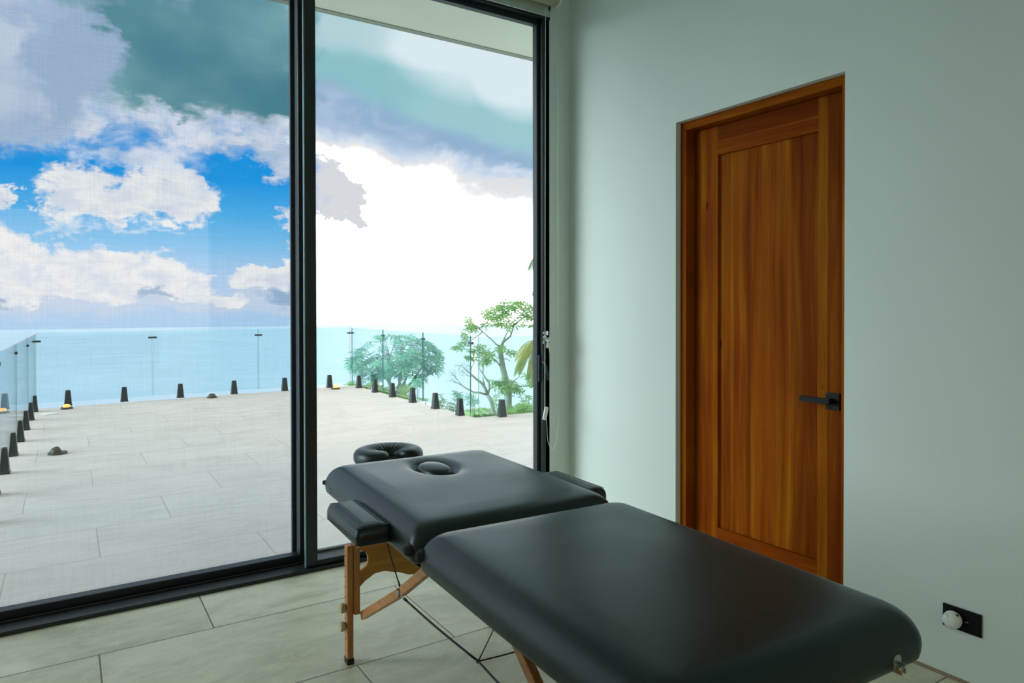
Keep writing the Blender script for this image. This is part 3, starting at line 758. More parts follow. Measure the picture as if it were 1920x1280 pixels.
# latch on the foot end
bm = bmesh.new(); yE = Y_END-0.0045; xL = 0.213; z0 = ZB+0.010
n = 14
vsF = []; 
for yy in (yE-0.002, yE+0.002):
    ring = [bm.verts.new((xL-0.012, yy, z0)), bm.verts.new((xL+0.012, yy, z0))]
    ring += [bm.verts.new((xL+0.012*math.cos(math.pi*k/n), yy, z0+0.016+0.011*math.sin(math.pi*k/n))) for k in range(n+1)]
    vsF.append(ring)
bm.faces.new(vsF[0]); bm.faces.new(vsF[1][::-1])
for k in range(len(vsF[0])):
    k2 = (k+1) % len(vsF[0]); bm.faces.new((vsF[0][k2], vsF[0][k], vsF[1][k], vsF[1][k2]))
box(bm, xL-0.007, xL-0.005, yE-0.014, yE, z0-0.003, z0+0.014, 0.0006); box(bm, xL+0.005, xL+0.007, yE-0.014, yE, z0-0.003, z0+0.014, 0.0006)
cyl(bm, (xL-0.009, yE-0.008, z0+0.006), (xL+0.009, yE-0.008, z0+0.006), 0.0040, 14)
bmesh.ops.recalc_face_normals(bm, faces=bm.faces)
obj('latch', bm, M_METAL, table)

# legs: inner upper board, outer lower board with holes, two knobs, rubber foot
def leg(sx, y):
    # sx -1 near side / +1 wall side; local x outward
    bm = bmesh.new()
    xa, xb = sorted((sx*0.243, sx*0.264)); box(bm, xa, xb, y-0.018, y+0.018, 0.165, ZB+0.01, 0.003)
    lg = obj('leg', bm, M_BEECH, table)
    bm = bmesh.new(); xa, xb = sorted((sx*0.2645, sx*0.2865)); box(bm, xa, xb, y-0.014, y+0.020, 0.018, 0.400, 0.004)
    ext = obj('leg_extension', bm, M_BEECH, lg)
    for k in range(9):
        z = 0.365-k*0.035
        if k in (5, 7) or sx > 0 or y < 0: continue
        bm = bmesh.new(); cyl(bm, (sx*0.2855, y+0.003, z), (sx*0.2872, y+0.003, z), 0.0032, 10)
        obj('adjustment_hole', bm, M_RUBBER, lg)
    for z in (0.190, 0.128):
        bm = bmesh.new()
        tube(bm, [(sx*0.2865, y+0.003, z), (sx*0.291, y+0.003, z), (sx*0.2925, y+0.003, z), (sx*0.304, y+0.003, z), (sx*0.307, y+0.003, z)], [0.009, 0.010, 0.0165, 0.0165, 0.013], 10)
        obj('knob', bm, M_KNOB, lg)
    xa, xb = sorted((sx*0.2635, sx*0.2875)); obj('rubber_foot', B(xa, xb, y-0.015, y+0.021, 0.0, 0.020, 0.002), M_RUBBER, lg)
YLH, YLF = 0.575, -0.860
for sx in (-1, 1):
    for y in (YLH, YLF): leg(sx, y)
# curved plywood end panels between each pair of legs
def end_panel(y):
    prof = []
    hw = 0.243; top = ZB+0.005
    tab = [(0.0, 0.250), (0.03, 0.273), (0.06, 0.288), (0.09, 0.289), (0.138, 0.276), (0.187, 0.258), (0.243, 0.250)]
    def low(x):
        s_ = hw-abs(x)
        for (a, za), (b_, zb_) in zip(tab, tab[1:]):
            if s_ <= b_+1e-9:
                k_ = (s_-a)/(b_-a); k_ = k_*k_*(3-2*k_)*0.6+k_*0.4; return za+(zb_-za)*k_
        return tab[-1][1]
    left = []
    # left half outline from centre-bottom to leg, notch, top
    xs = [-hw*k/30 for k in range(0, 31)]
    bot = [(x, low(x)) for x in xs]
    notch = [(-hw+0.034*math.sin(math.pi*k/14), 0.305+0.072*(1-math.cos(math.pi*k/14))/2) for k in range(0, 15)]
    L = bot + notch + [(-hw, top)]
    Rr = [(-x, z) for x, z in L[::-1]]
    outline = L + Rr[:-1]
    bm = bmesh.new()
    f = [bm.verts.new((x, y-0.006, z)) for x, z in outline]; g = [bm.verts.new((x, y+0.006, z)) for x, z in outline]
    n = len(outline)
    e = [bm.edges.new((f[k], f[(k+1) % n])) for k in range(n)]
    bmesh.ops.triangle_fill(bm, edges=e, use_beauty=True)
    e2 = [bm.edges.new((g[k], g[(k+1) % n])) for k in range(n)]
    bmesh.ops.triangle_fill(bm, edges=e2, use_beauty=True)
    for k in range(n): bm.faces.new((f[k], f[(k+1) % n], g[(k+1) % n], g[k]))
    bmesh.ops.recalc_face_normals(bm, faces=bm.faces)
    obj('end_panel', bm, M_PLY, table)
end_panel(YLH+0.004); end_panel(YLF-0.004)
def bar(bm, a, b_, w1, w2, bev=0.003):
    """board from a to b: w1 wide across x, w2 deep"""
    a, b_ = Vector(a), Vector(b_); d = (b_-a); L = d.length; d.normalize()
    x = Vector((1, 0, 0)); z = x.cross(d).normalized(); x = d.cross(z).normalized()
    M = Matrix(((x.x, d.x, z.x, a.x), (x.y, d.y, z.y, a.y), (x.z, d.z, z.z, a.z), (0, 0, 0, 1)))
    box(bm, -w1/2, w1/2, 0, L, -w2/2, w2/2, bev, M=M)
def brace(sx, low, hinge, top):
    x = sx*0.232
    bm = bmesh.new(); h = Vector((x, *hinge)); l_ = Vector((x, *low)); t_ = Vector((x, *top))
    dl = (h-l_).normalized(); dt = (t_-h).normalized()
    bar(bm, l_, h-dl*0.008, 0.020, 0.028); br = obj('brace', bm, M_BEECHY, table)
    bm = bmesh.new(); bar(bm, h+dt*0.012, t_, 0.020, 0.028); obj('upper_brace', bm, M_BEECHY, br)
    bm = bmesh.new(); cyl(bm, h-Vector((0.013, 0, 0)), h+Vector((0.013, 0, 0)), 0.006, 14)
    bar(bm, h-dl*0.02+Vector((0, 0, -0.015)), h+dt*0.024+Vector((0, 0, -0.015)), 0.014, 0.002, 0)
    obj('hinge', bm, M_METAL, br)
    return h
HG = {}
for sx in (-1, 1):
    HG[(sx, 0)] = brace(sx, (0.560, 0.158), (0.205, 0.362), (-0.045, 0.528))
    HG[(sx, 1)] = brace(sx, (-0.850, 0.170), (-0.640, 0.360), (-0.395, 0.545))
# black support cables
N_ = Vector((-0.147, -0.12, 0.278))
def cable(a, b_, r=0.0028):
    bm = bmesh.new(); a, b_ = Vector(a), Vector(b_)
    tube(bm, [a.lerp(b_, k/8)-Vector((0, 0, 0.004*math.sin(math.pi*k/8))) for k in range(9)], r, 8)
    obj('cable', bm, M_BLACK, table)
cable(HG[(-1, 0)]+Vector((0.0, -0.02, -0.012)), N_, 0.003); cable(N_, HG[(-1, 1)], 0.003)
cable(N_, (0.10, 0.183, 0.252), 0.002); cable((0.10, 0.183, 0.252), HG[(1, 0)], 0.002)
cable(N_, (0.10, -0.119, 0.278), 0.002); cable((0.10, -0.119, 0.278), (0.232, -0.395, 0.53), 0.002)
cable(HG[(-1, 0)]+Vector((0, 0.0, 0.0)), (-0.262, 0.300, ZB), 0.002)
bm = bmesh.new(); h = HG[(-1, 0)]
tube(bm, [h+Vector((0.0, 0.002, 0.0)), h+(Vector((-0.262, 0.300, ZB))-h)*0.16], [0.004, 0.0025], 8)
tube(bm, [h+Vector((0, -0.02, -0.012)), (h+Vector((0, -0.02, -0.012))).lerp(N_, 0.05)], [0.0045, 0.003], 8)
obj('cable_end', bm, M_BLACK, table)
bm = bmesh.new(); bmesh.ops.create_icosphere(bm, subdivisions=2, radius=0.006, matrix=Matrix.Translation(N_))
obj('cable_knot', bm, M_BLACK, table)

# ================================================================== TERRACE
DKX = 3.80
bm = bmesh.new()
poly = [(-0.46, 3.38), (-0.42, 6.0), (-0.375, 10.06), (3.765, 10.42), (3.765, 6.63), (12.0, 6.20), (12.0, 3.38)]
poly = [(-6.0, 3.38), (-6.0, 3.40), (-0.50, 3.40), (-0.39, 10.08), (3.765, 10.42), (3.765, 6.63), (12.0, 6.15), (12.0, 3.38)]
top = [bm.verts.new((x, y, -0.002)) for x, y in poly]; bot = [bm.verts.new((x, y, -0.30)) for x, y in poly]
n = len(poly)
bm.faces.new(top[::-1]); bm.faces.new(bot)
for k in range(n): bm.faces.new((top[k], top[(k+1) % n], bot[(k+1) % n], bot[k]))
bmesh.ops.recalc_face_normals(bm, faces=bm.faces)
struct(obj('terrace_deck', bm, M_DECK), 'terrace of large pale stone tiles outside the glazing', 'terrace')
# roof overhang
bm = bmesh.new(); box(bm, -7, 9, 3.42, 4.14, 3.0, 3.25)
sof = struct(obj('soffit', bm, M_SOFFIT), 'underside of the roof overhang above the terrace', 'roof overhang')
obj('drip_edge', B(-7, 9, 4.14, 4.19, 2.995, 3.27), M_FASCIA, sof)
obj('facade', B(XW+0.2, 9, 3.2, 3.42, -0.02, 3.25), M_SOFFIT, sof)
obj('facade', B(-7, XL-0.2, 3.2, 3.42, -0.02, 3.25), M_SOFFIT, sof)
obj('roof_slab', B(-7, 9, 3.0, 4.14, 3.25, 3.4), M_SOFFIT, sof)

# glass railing panels
def spigot_bm():
    bm = bmesh.new()
    def ring(w_, d_, z): return [bm.verts.new((sx*w_/2, sy*d_/2, z)) for sx, sy in ((-1, -1), (1, -1), (1, 1), (-1, 1))]
    rg = [ring(0.088, 0.078, 0.0), ring(0.088, 0.078, 0.012), ring(0.080, 0.070, 0.016), ring(0.052, 0.044, 0.184), ring(0.046, 0.038, 0.187)]
    for a, b_ in zip(rg, rg[1:]):
        for k in range(4): bm.faces.new((a[k], a[(k+1) % 4], b_[(k+1) % 4], b_[k]))
    bm.faces.new(rg[0][::-1]); bm.faces.new(rg[-1])
    bmesh.ops.create_icosphere(bm, subdivisions=1, radius=0.004, matrix=Matrix.Translation((0.0, 0, 0.188)))
    return bm
SPIG_ME = None
def rail(a, b_, spots, label, ztop=0.905, clip_b=True, clip_w=0.10, gap=0.012, shade_front=True):
    """glass panel from a to b (x, y); spots = distances of the spigots from a"""
    global SPIG_ME
    a, b_ = Vector((*a, 0)), Vector((*b_, 0)); d = b_-a; L = d.length; ang = math.atan2(d.y, d.x)
    t_ = thing('glass_railing_panel', label, 'glass railing', a, ang, 'frameless glass railing panels around the terrace')
    g = obj('glass_pane', B(gap/2, L-gap/2, -0.006, 0.006, 0.05, ztop), M_RAIL, t_)
    obj('pane_edge', B(gap/2-0.0005, gap/2+0.0015, -0.0063, 0.0063, 0.05, ztop), M_RAIL_EDGE, g)
    obj('pane_edge', B(L-gap/2-0.0015, L-gap/2+0.0005, -0.0063, 0.0063, 0.05, ztop), M_RAIL_EDGE, g)
    for s_ in spots:
        if SPIG_ME is None:
            o_ = obj('spigot', spigot_bm(), M_SPIGOT, t_); SPIG_ME = o_.data
        else:
            o_ = bpy.data.objects.new('spigot', SPIG_ME); C.objects.link(o_); o_.parent = t_
        o_.location = (s_, 0, 0)
    if clip_b:
        obj('glass_clip', B(L-clip_w/2, L+clip_w/2, -0.016, 0.016, 0.808, 0.832, 0.003), M_CLIP, t_)
    return t_
def on(a, b_, y=None, x=None):
    k = (y-a[1])/(b_[1]-a[1]) if y is not None else (x-a[0])/(b_[0]-a[0])
    return k*math.hypot(b_[0]-a[0], b_[1]-a[1])
# left run (towards the far left corner)
def lx(y): return -0.392+(y-6.26)*0.0197
ys = [4.52, 5.93, 7.34, 8.74, 10.02]
sp = [(4.85, 5.56), (6.264, 6.981), (7.702, 8.408), (9.117, 9.824)]
lb = ['left-hand glass railing panel nearest to the house', 'left-hand glass railing panel second from the house, spigots cut by the photo edge',
      'left-hand glass railing panel third from the house', 'left-hand glass railing panel next to the far left corner']
for i in range(4):
    a, b_ = (lx(ys[i]), ys[i]), (lx(ys[i+1]), ys[i+1])
    rail(a, b_, [on(a, b_, y=s_) for s_ in sp[i]], lb[i], 0.895, clip_b=(i < 3), clip_w=0.07)
# far run
def fy(x): return 10.235+(x+0.32)*0.0355
xs = [-0.32, 0.955, 2.31, 3.69]
sp = [(0.01, 0.623), (1.286, 1.976), (2.68, 3.355)]
lb = ['far glass railing panel starting at the far left corner', 'middle panel of the far glass railing in front of the sea', 'far glass railing panel behind the black window post']
for i in range(3):
    a, b_ = (xs[i], fy(xs[i])), (xs[i+1], fy(xs[i+1]))
    fr_ = rail(a, b_, [on(a, b_, x=s_) for s_ in sp[i]], lb[i], 0.907)
    if i == 0: far_first = fr_
cc = obj('glass_clip', B(-0.055, 0.055, -0.016, 0.016, 0.79, 0.814, 0.003), M_CLIP, far_first)
# right run, from the far right corner back towards the house
ys = [10.376, 9.12, 7.83, 6.62]
sp = [(10.075, 9.422), (8.789, 8.139), (7.49, 6.871)]
lb = ['right-hand glass railing panel beginning at the far right corner', 'middle right-hand glass railing panel in front of the round leafy tree', 'right-hand glass railing panel with the two largest spigots before the corner']
for i in range(3):
    a, b_ = (3.712, ys[i]), (3.712, ys[i+1])
    rail(a, b_, [on(a, b_, y=s_) for s_ in sp[i]], lb[i], 0.900, clip_w=0.07)
# last run to the right
a, b_ = (3.765, 6.555), (5.02, 6.44); rail(a, b_, [0.29, 0.97], 'glass railing panel turning right past the corner, beside the window jamb', 0.885)

# deck lamps
def deck_lamp(x, y, label, lit, open_=False, rz=0.0, s_=1.0):
    t_ = thing('deck_lamp', label, 'deck lamp', (x, y, 0), rz, 'small dome lamps on the terrace')
    bm = bmesh.new(); lathe(bm, [(0.0, 0), (0.066*s_, 0), (0.068*s_, 0.006), (0.064*s_, 0.014), (0.0, 0.015)], 32); obj('lamp_base', bm, M_BRONZE, t_, True)
    bm = bmesh.new(); prof = [(0.052*s_*math.cos(a), 0.014+0.044*s_*math.sin(a)) for a in [R(90*k/8) for k in range(9)]]
    if open_:
        rings = []; n = 18
        for r_, z in prof: rings.append([bm.verts.new((max(r_, 1e-4)*math.cos(R(100+200*k/n)), max(r_, 1e-4)*math.sin(R(100+200*k/n)), z)) for k in range(n+1)])
        for p, q in zip(rings, rings[1:]):
            for k in range(n): bm.faces.new((p[k], p[k+1], q[k+1], q[k]))
        bm.faces.new([r_[0] for r_ in rings]+[r_[-1] for r_ in rings][::-1])
        obj('lamp_hood', bm, M_BRONZE, t_)
    else:
        lathe(bm, prof, 28); obj('lamp_dome', bm, M_BRONZE if not lit else M_BRONZE, t_, True)
    if lit:
        bm = bmesh.new(); lathe(bm, [(0.040*s_, 0.0), (0.041*s_, 0.012), (0.034*s_, 0.026), (0.022*s_, 0.034), (0.0, 0.038)], 24, Matrix.Translation((0.0, -0.022, 0.022)))
        obj('lamp_lens', bm, M_LAMP, t_, True)
deck_lamp(-0.005, 9.90, 'glowing dome lamp at the foot of the first spigot of the far railing', True)
deck_lamp(3.365, 10.12, 'glowing dome lamp near the far right corner of the terrace', True)
deck_lamp(1.643, 10.05, 'unlit dark dome lamp by the far railing, left of the window post', False)
deck_lamp(-0.069, 6.87, 'dark hooded lamp standing alone on the tiles by the left railing', False, True, R(0), 1.05)
cv = bmesh.new(); lathe(cv, [(0.0, 0), (0.085, 0), (0.085, 0.004), (0.08, 0.006), (0.0, 0.006)], 36)
cv = obj('floor_cover', cv, M_COVER, None); cv.location = (-0.169, 9.53, 0)
tag(cv, 'flat round white cover on the tiles near the far left corner', 'cover')

# ================================================================== LANDSCAPE
bm = bmesh.new(); n = 96; cv_ = bm.verts.new((0, 0, -150)); rg = [bm.verts.new((6200*math.cos(2*math.pi*k/n), 6200*math.sin(2*math.pi*k/n), -150)) for k in range(n)]
for k in range(n): bm.faces.new((cv_, rg[k], rg[(k+1) % n]))
struct(obj('sea', bm, M_SEA), 'pale turquoise sea under a hazy horizon', 'sea')
# hillside falling away around the terrace
bm = bmesh.new(); G = {}
def hz(x, y):
    dx = max(-2-x, x-3.9, 0) if y < 10.5 else max(-2-x, x-3.9, 0); dy = max(y-10.6, 0)
    if x > 3.9: dy = max(y-6.8, 0); dx = 0
    d = math.hypot(dx, dy)
    return -0.62-0.62*d+0.25*mnoise.noise(Vector((x*.4, y*.4, 0)))*min(1, d)
for i in range(61):
    for j in range(61):
        x = -20+i*0.9; y = 2.2+j*0.9
        G[i, j] = bm.verts.new((x, y, hz(x, y)))
for i in range(60):
    for j in range(60): bm.faces.new((G[i, j], G[i+1, j], G[i+1, j+1], G[i, j+1]))
struct(obj('hillside', bm, M_HILL, None, True), 'green slope falling away below the terrace', 'hillside')
def mound(c, rx, ry, rz, name, label, seed):
    bm = bmesh.new(); bmesh.ops.create_icosphere(bm, subdivisions=5, radius=1.0)
    for v in bm.verts:
        nv = v.co.copy(); k_ = 1+0.10*mnoise.noise(nv*5+Vector((seed, 0, 0)))+0.06*mnoise.noise(nv*14+Vector((0, seed, 0)))
        v.co = Vector((nv.x*rx*k_, nv.y*ry*k_, nv.z*rz*k_))
    o_ = obj(name, bm, M_HILL, None, True); o_.location = c
    struct(o_, label, 'hill')
p = at(905, 790, 170); mound((p.x, p.y, p.z-3.0), 6.5, 12, 6.0, 'wooded_hill', 'distant rounded green hill seen past the railing corner', 3)
p = at(940, 788, 200); mound((p.x, p.y, p.z-4), 12, 12, 6.5, 'wooded_hill', 'distant green hill behind the slim grey trunks', 8)

def leaflet(bm, p, d, nrm, L, wd, droop=0.25):
    """one folded leaf blade from p along d"""
    d = d.normalized(); s_ = d.cross(nrm).normalized(); n_ = s_.cross(d).normalized()
    a = bm.verts.new(p); m1 = p+d*L*0.55-n_*L*droop*0.25; t_ = p+d*L-n_*L*droop
    b1 = bm.verts.new(m1+s_*wd-n_*wd*0.25); b2 = bm.verts.new(m1-s_*wd-n_*wd*0.25); c_ = bm.verts.new(t_); m_ = bm.verts.new(m1)
    bm.faces.new((a, b1, m_)); bm.faces.new((a, m_, b2)); bm.faces.new((b1, c_, m_)); bm.faces.new((m_, c_, b2))
def palmate(bm, p, up_, L, wd, k=7, spread=290):
    up_ = up_.normalized(); x, y = frame_of(up_); r_ = rnd.uniform(0, 6.28)
    for i in range(k):
        a = r_+R(spread)*i/(k-1); l_ = L*(0.75+0.35*math.sin(math.pi*i/(k-1)))*rnd.uniform(0.85, 1.1)
        leaflet(bm, p, x*math.cos(a)+y*math.sin(a)+up_*0.12, up_, l_, wd, rnd.uniform(0.15, 0.45))
def limb(bm, pts, r0_, r1_, n=7):
    m_ = len(pts); tube(bm, pts, [r0_+(r1_-r0_)*i/(m_-1) for i in range(m_)], n)
def curve(a, b_, bow, k=6):
    a, b_ = Vector(a), Vector(b_); out = []
    for i in range(k+1):
        s_ = i/k; out.append(a.lerp(b_, s_)+bow*math.sin(math.pi*s_))
    return out

# --- round tree behind the right-hand railing
D1 = 20.0; u1 = D1/F_PX*0.985
def P1(px, py, dd=0.0): return at(px, py, D1+dd)
t1 = thing('broadleaf_tree', 'round bushy tree with big lobed leaves seen through the right-hand glass railing', 'tree', P1(740, 1000))
org = t1.location.copy()
bm = bmesh.new(); fk = P1(741, 745)
limb(bm, [P1(741, 1000)-org, P1(738, 850)-org, fk-org], 0.11, 0.07)
ends = []
crown = []
for k in range(120):
    while True:
        a, b_, c_ = rnd.uniform(-1, 1), rnd.uniform(-1, 1), rnd.uniform(-1, 1)
        if a*a+b_*b_+c_*c_ < 1: break
    ny = 672-44*b_ if b_ > 0 else 672-50*b_
    x_ = 744+78*a; y_ = ny+ (18*(a*a) if b_ > 0 else 0)
    crown.append(P1(x_, y_, 1.1*c_))
for k in range(60):                                    # outline clusters
    a = R(rnd.uniform(-25, 205)); crown.append(P1(744+80*math.cos(a), 678-47*math.sin(a), rnd.uniform(-0.5, 0.5)))
for q in ((672, 700), (690, 712), (680, 690), (705, 712), (822, 690), (812, 700), (800, 708), (795, 692), (668, 684), (755, 700), (722, 700)): crown.append(P1(*q, rnd.uniform(-.3, .3)))
for tx, ty in ((690, 690), (705, 668), (728, 655), (752, 650), (775, 660), (798, 675), (812, 690)):
    e_ = P1(tx, ty, rnd.uniform(-0.5, 0.5)); limb(bm, [p-org for p in curve(fk, e_, Vector((0.08*rnd.uniform(-1, 1), 0, -0.12)))], 0.05, 0.018)
    near = sorted(crown, key=lambda q: (q-e_).length)[:9]
    for q in near: limb(bm, [p-org for p in curve(e_.lerp(fk, rnd.uniform(0, .35)), q, Vector((0, 0, -0.06)), 4)], 0.014, 0.005, 5)
for lx_ in ((735, 790, 715, 722), (742, 780, 760, 715)): limb(bm, [p-org for p in curve(P1(lx_[0], lx_[1]), P1(lx_[2], lx_[3]), Vector((0.05, 0, -.05)))], 0.045, 0.02)
obj('trunk', bm, M_BARK, t1)
bm = bmesh.new()
for q in crown:
    for _ in range(1 if rnd.random() < 0.45 else 2):
        out = (q-P1(744, 700)).normalized()
        palmate(bm, q-org+Vector((rnd.uniform(-.1, .1), rnd.uniform(-.1, .1), rnd.uniform(-.08, .08))), out*0.5+Vector((rnd.uniform(-.4, .4), rnd.uniform(-.6, .2), 0.8)), rnd.uniform(0.19, 0.28), 0.030, 8)
obj('foliage', bm, M_LEAF_TEAL, t1)

# --- tall light-crowned tree at the right
D2 = 17.0
def P2(px, py, dd=0.0): return at(px, py, D2+dd)
t2 = thing('open_crowned_tree', 'tall slender tree with airy green crown just left of the window jamb', 'tree', P2(955, 1100))
org = t2.location.copy(); bm = bmesh.new()
tr = [P2(*q) for q in ((955, 1100), (952, 900), (948, 790), (952, 760), (953, 735), (948, 712), (943, 690), (939, 665), (938, 650))]
limb(bm, [p-org for p in tr], 0.13, 0.055, 9)
def br(l_, r0_=0.03, r1_=0.008):
    limb(bm, [P2(x, y, d)-org for x, y, d in l_], r0_, r1_)
br([(938, 650, 0), (945, 640, .1), (957, 630, .2), (962, 615, .3), (963, 600, .3)], 0.035)
br([(938, 650, 0), (944, 638, 0), (950, 625, -.1), (958, 612, -.1)], 0.025)
br([(938, 650, 0), (930, 645, 0), (920, 635, .2), (912, 628, .2), (905, 622, .2)], 0.025)
br([(943, 700, 0), (937, 685, 0), (930, 676, -.2), (920, 668, -.2), (908, 664, -.3)], 0.022)
br([(940, 675, 0), (948, 672, .3), (956, 676, .4)], 0.014)
br([(960, 612, .3), (975, 600, .4), (990, 590, .4)], 0.02)
br([(950, 730, 0), (962, 715, 0), (975, 705, .2)], 0.018)
br([(905, 622, .2), (892, 632, .2), (880, 640, .2), (868, 648, .2)], 0.012, 0.004)
br([(905, 622, .2), (895, 612, .2), (885, 606, .2)], 0.012, 0.004)
obj('trunk', bm, M_BARK, t2)
bm = bmesh.new()
def spray(cx, cy, rx, ry, n_, L=0.15):
    for _ in range(int(n_*1.2)):
        a = rnd.uniform(0, 6.28); q = math.sqrt(rnd.random())
        p = P2(cx+rx*q*math.cos(a), cy+ry*q*math.sin(a), rnd.uniform(-.5, .5))-org
        palmate(bm, p, Vector((rnd.uniform(-.5, .5), rnd.uniform(-.7, .3), 0.8)), L*rnd.uniform(.8, 1.2), 0.022, 6)
for q in ((958, 570, 26, 9, 20), (980, 578, 24, 12, 24), (938, 582, 22, 10, 18), (918, 590, 12, 7, 10), (965, 590, 30, 12, 24), (930, 602, 20, 10, 16), (990, 600, 16, 16, 16),
          (909, 608, 6, 6, 5), (950, 608, 18, 8, 10), (879, 604, 7, 6, 7), (884, 614, 12, 8, 10), (876, 630, 8, 8, 7), (868, 645, 9, 6, 7), (857, 653, 7, 5, 6), (882, 652, 12, 9, 9),
          (902, 655, 12, 10, 10), (910, 664, 14, 9, 10), (920, 672, 12, 7, 8), (912, 678, 8, 5, 5), (880, 672, 9, 6, 6), (938, 652, 6, 5, 6), (955, 660, 12, 8, 6),
          (945, 715, 14, 9, 12), (960, 722, 16, 10, 14), (935, 722, 10, 6, 7), (975, 728, 14, 8, 12), (948, 735, 12, 7, 8), (930, 715, 8, 5, 5), (985, 745, 8, 8, 6), (990, 715, 10, 14, 10)):
    spray(*q)
obj('foliage', bm, M_LEAF, t2)

# --- bare tree in front of it
D3 = 15.0
t3 = thing('bare_tree', 'small leafless tree with twisting grey branches beside the railing corner', 'tree', at(935, 1050, D3))
org = t3.location.copy(); bm = bmesh.new()
def P3(x, y, d=0.0): return at(x, y, D3+d)-org
def b3(l_, r0_, r1_): limb(bm, [P3(*q) for q in l_], r0_, r1_, 6)
b3([(935, 1050), (930, 850), (927, 790), (925, 770), (921, 752), (914, 740)], 0.07, 0.045)
b3([(914, 740), (910, 728), (903, 718), (895, 712), (888, 706), (882, 700)], 0.04, 0.022)
b3([(914, 740), (900, 736), (888, 735), (876, 729), (866, 722), (856, 717), (848, 716)], 0.026, 0.006)
b3([(882, 700), (872, 692), (866, 684), (860, 686), (850, 684)], 0.014, 0.003)
b3([(882, 700), (884, 688), (890, 680), (892, 668)], 0.012, 0.003)
b3([(914, 740), (918, 728), (917, 718), (910, 708), (905, 700), (906, 690), (908, 680), (906, 668)], 0.03, 0.006)
b3([(910, 728), (907, 716), (905, 706)], 0.018, 0.01); b3([(905, 700), (898, 690), (900, 678), (896, 664)], 0.012, 0.003)
b3([(866, 722), (858, 712), (850, 702), (846, 698), (840, 700)], 0.009, 0.002); b3([(856, 717), (846, 712), (838, 714)], 0.006, 0.002)
b3([(917, 725), (922, 720), (930, 722)], 0.010, 0.003); b3([(888, 706), (876, 704), (868, 696), (858, 697)], 0.010, 0.002)
for _ in range(46):
    x, y = rnd.choice([(850, 690), (865, 690), (880, 690), (893, 672), (905, 672), (845, 705), (850, 716), (870, 700), (898, 684)])
    x += rnd.uniform(-8, 8); y += rnd.uniform(-6, 6); b3([(x, y), (x+rnd.uniform(-6, 6), y-rnd.uniform(2, 7)), (x+rnd.uniform(-12, 10), y-rnd.uniform(6, 15))], 0.004, 0.0015)
obj('branches', bm, M_BARK, t3)

# --- palms
def palm(name, label, crown, height, fronds, L, mtl, seed, frame_r=0.09, el=(-0.1, 0.9)):
    rr = random.Random(seed); t_ = thing(name, label, 'palm', (crown.x, crown.y, crown.z-height))
    bm = bmesh.new(); limb(bm, [Vector((0, 0, 0)), Vector((0.06, 0, height*.5)), Vector((0, 0, height))], frame_r*1.3, frame_r*.8, 10); obj('trunk', bm, M_BARK, t_)
    bm = bmesh.new()
    for i in range(fronds):
        a = 2*math.pi*i/fronds+rr.uniform(-.2, .2); el_ = rr.uniform(*el); Lf = L*rr.uniform(.8, 1.1)
        p = Vector((0, 0, height)); d = Vector((math.cos(a)*math.cos(el_), math.sin(a)*math.cos(el_), math.sin(el_))); pts_ = [p.copy()]
        K = 22
        for k in range(K):
            d = (d+Vector((0, 0, -0.115))).normalized(); p = p+d*Lf/K; pts_.append(p.copy())
        limb(bm, pts_, 0.012, 0.003, 5)
        for k in range(3, K+1):
            dd = (pts_[k]-pts_[k-1]).normalized(); sd = dd.cross(Vector((0, 0, 1)))
            if sd.length < 0.1: sd = Vector((-math.sin(a), math.cos(a), 0))
            sd.normalize(); ll = Lf*0.26*math.sin(math.pi*min(1, (k+2)/(K+3)))**0.6
            for s_ in (-1, 1):
                leaflet(bm, pts_[k], sd*s_+dd*0.7+Vector((0, 0, -0.5)), Vector((0, 0, 1)), ll, ll*0.05, 0.5)
    obj('fronds', bm, mtl, t_)
palm('arching_palm', 'yellow-green palm with drooping fronds at the right edge of the view', at(1015, 642, 13.0), 5.5, 38, 0.85, M_LEAF_YEL, 4, el=(-0.7, 0.85))
palm('tall_palm', 'tall palm of which one dark frond tip shows beside the window jamb', at(1077, 470, 12.0), 8.5, 17, 1.1, M_LEAF_DARK, 9)

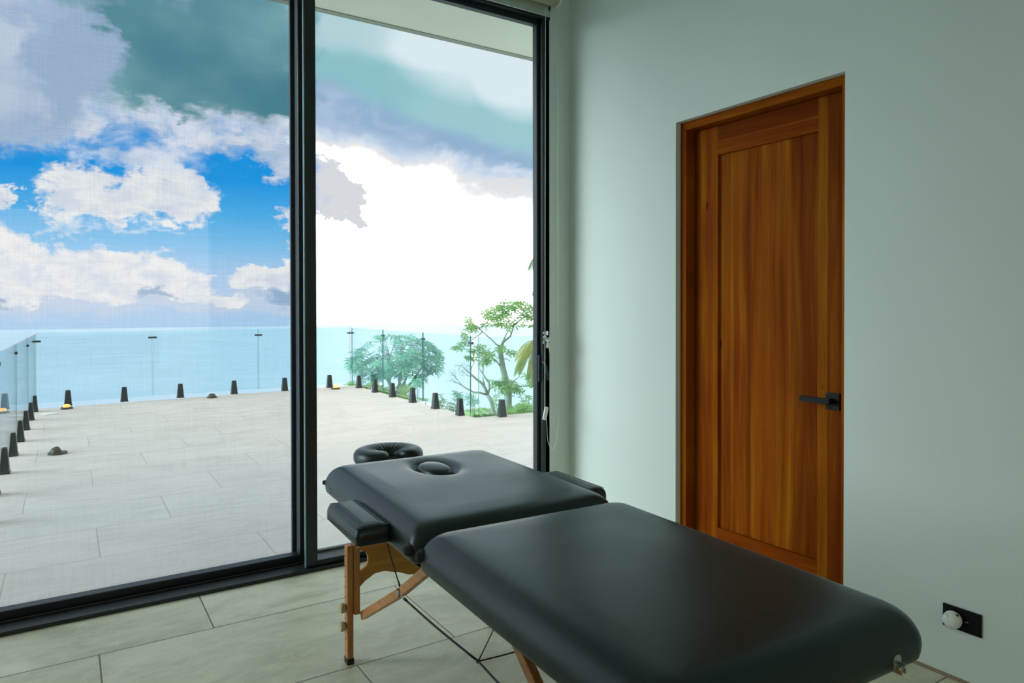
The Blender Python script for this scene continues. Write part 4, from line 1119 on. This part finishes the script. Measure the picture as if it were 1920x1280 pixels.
# --- shrubs peeping over the deck edge
def shrub(px, py, d, rx, ry, n_, label, mtl, L=0.10, name='leafy_shrub', depth=0.25):
    base = at(px, py, d); t_ = thing(name, label, 'shrub', (base.x, base.y, base.z-1.1))
    org = t_.location.copy(); bm = bmesh.new(); tips = []
    for _ in range(n_):
        a = rnd.uniform(0, 6.28); q = math.sqrt(rnd.random()); tips.append(at(px+rx*q*math.cos(a), py+ry*q*math.sin(a), d+rnd.uniform(-depth, depth))-org)
    for tp in tips[::3]: limb(bm, curve(Vector((0, 0, 0)), tp, Vector((0.02, 0, 0)), 4), 0.008, 0.003, 5)
    obj('stems', bm, M_BARK, t_)
    bm = bmesh.new()
    for tp in tips: palmate(bm, tp, Vector((rnd.uniform(-.5, .5), rnd.uniform(-.8, .2), .8)), L*rnd.uniform(.75, 1.2), L*0.13, 7)
    obj('foliage', bm, mtl, t_)
shrub(657, 719, 11.8, 9, 4, 9, 'small bright plant peeping over the far right corner of the deck', M_LEAF, 0.09)
shrub(680, 704, 11.3, 4, 10, 9, 'narrow dark green plant just outside the first right-hand railing panel', M_LEAF_DARK, 0.07)
shrub(692, 724, 11.0, 14, 5, 14, 'low leafy plant under the left side of the round tree', M_LEAF, 0.09)
shrub(722, 734, 10.6, 20, 9, 26, 'leafy shrub at the deck edge below the round tree', M_LEAF, 0.09)
shrub(760, 735, 10.4, 14, 14, 18, 'shrub right of the round tree trunk', M_LEAF, 0.09)
shrub(775, 716, 13.5, 13, 8, 10, 'spreading leaves hanging below the right part of the round crown', M_LEAF_TEAL, 0.16)
shrub(792, 748, 9.6, 8, 6, 7, 'sparse plant between the fourth and fifth right-hand spigots', M_LEAF, 0.07)
shrub(824, 752, 9.4, 8, 16, 14, 'upright shrub beside the fifth right-hand spigot', M_LEAF, 0.075)
shrub(846, 764, 9.2, 16, 9, 14, 'thin airy shrub between the last two right-hand spigots', M_LEAF, 0.065)
shrub(858, 742, 9.4, 9, 9, 12, 'taller leafy sprig behind the largest right-hand spigot', M_LEAF_TEAL, 0.08)
shrub(884, 748, 9.0, 9, 13, 13, 'leafy sprig in front of the railing corner', M_LEAF_TEAL, 0.07)
shrub(905, 779, 8.3, 26, 2.5, 34, 'low dark hedge running along the deck edge at the corner', M_LEAF_DARK, 0.04, 'low_hedge', 0.1)
shrub(978, 768, 11.0, 26, 11, 60, 'dense green bush in the right corner beside the window jamb', M_LEAF, 0.11, 'dense_bush', 0.4)
shrub(930, 750, 13.0, 7, 12, 8, 'slim leafy sprig between the bare tree and the tall tree', M_LEAF, 0.10)
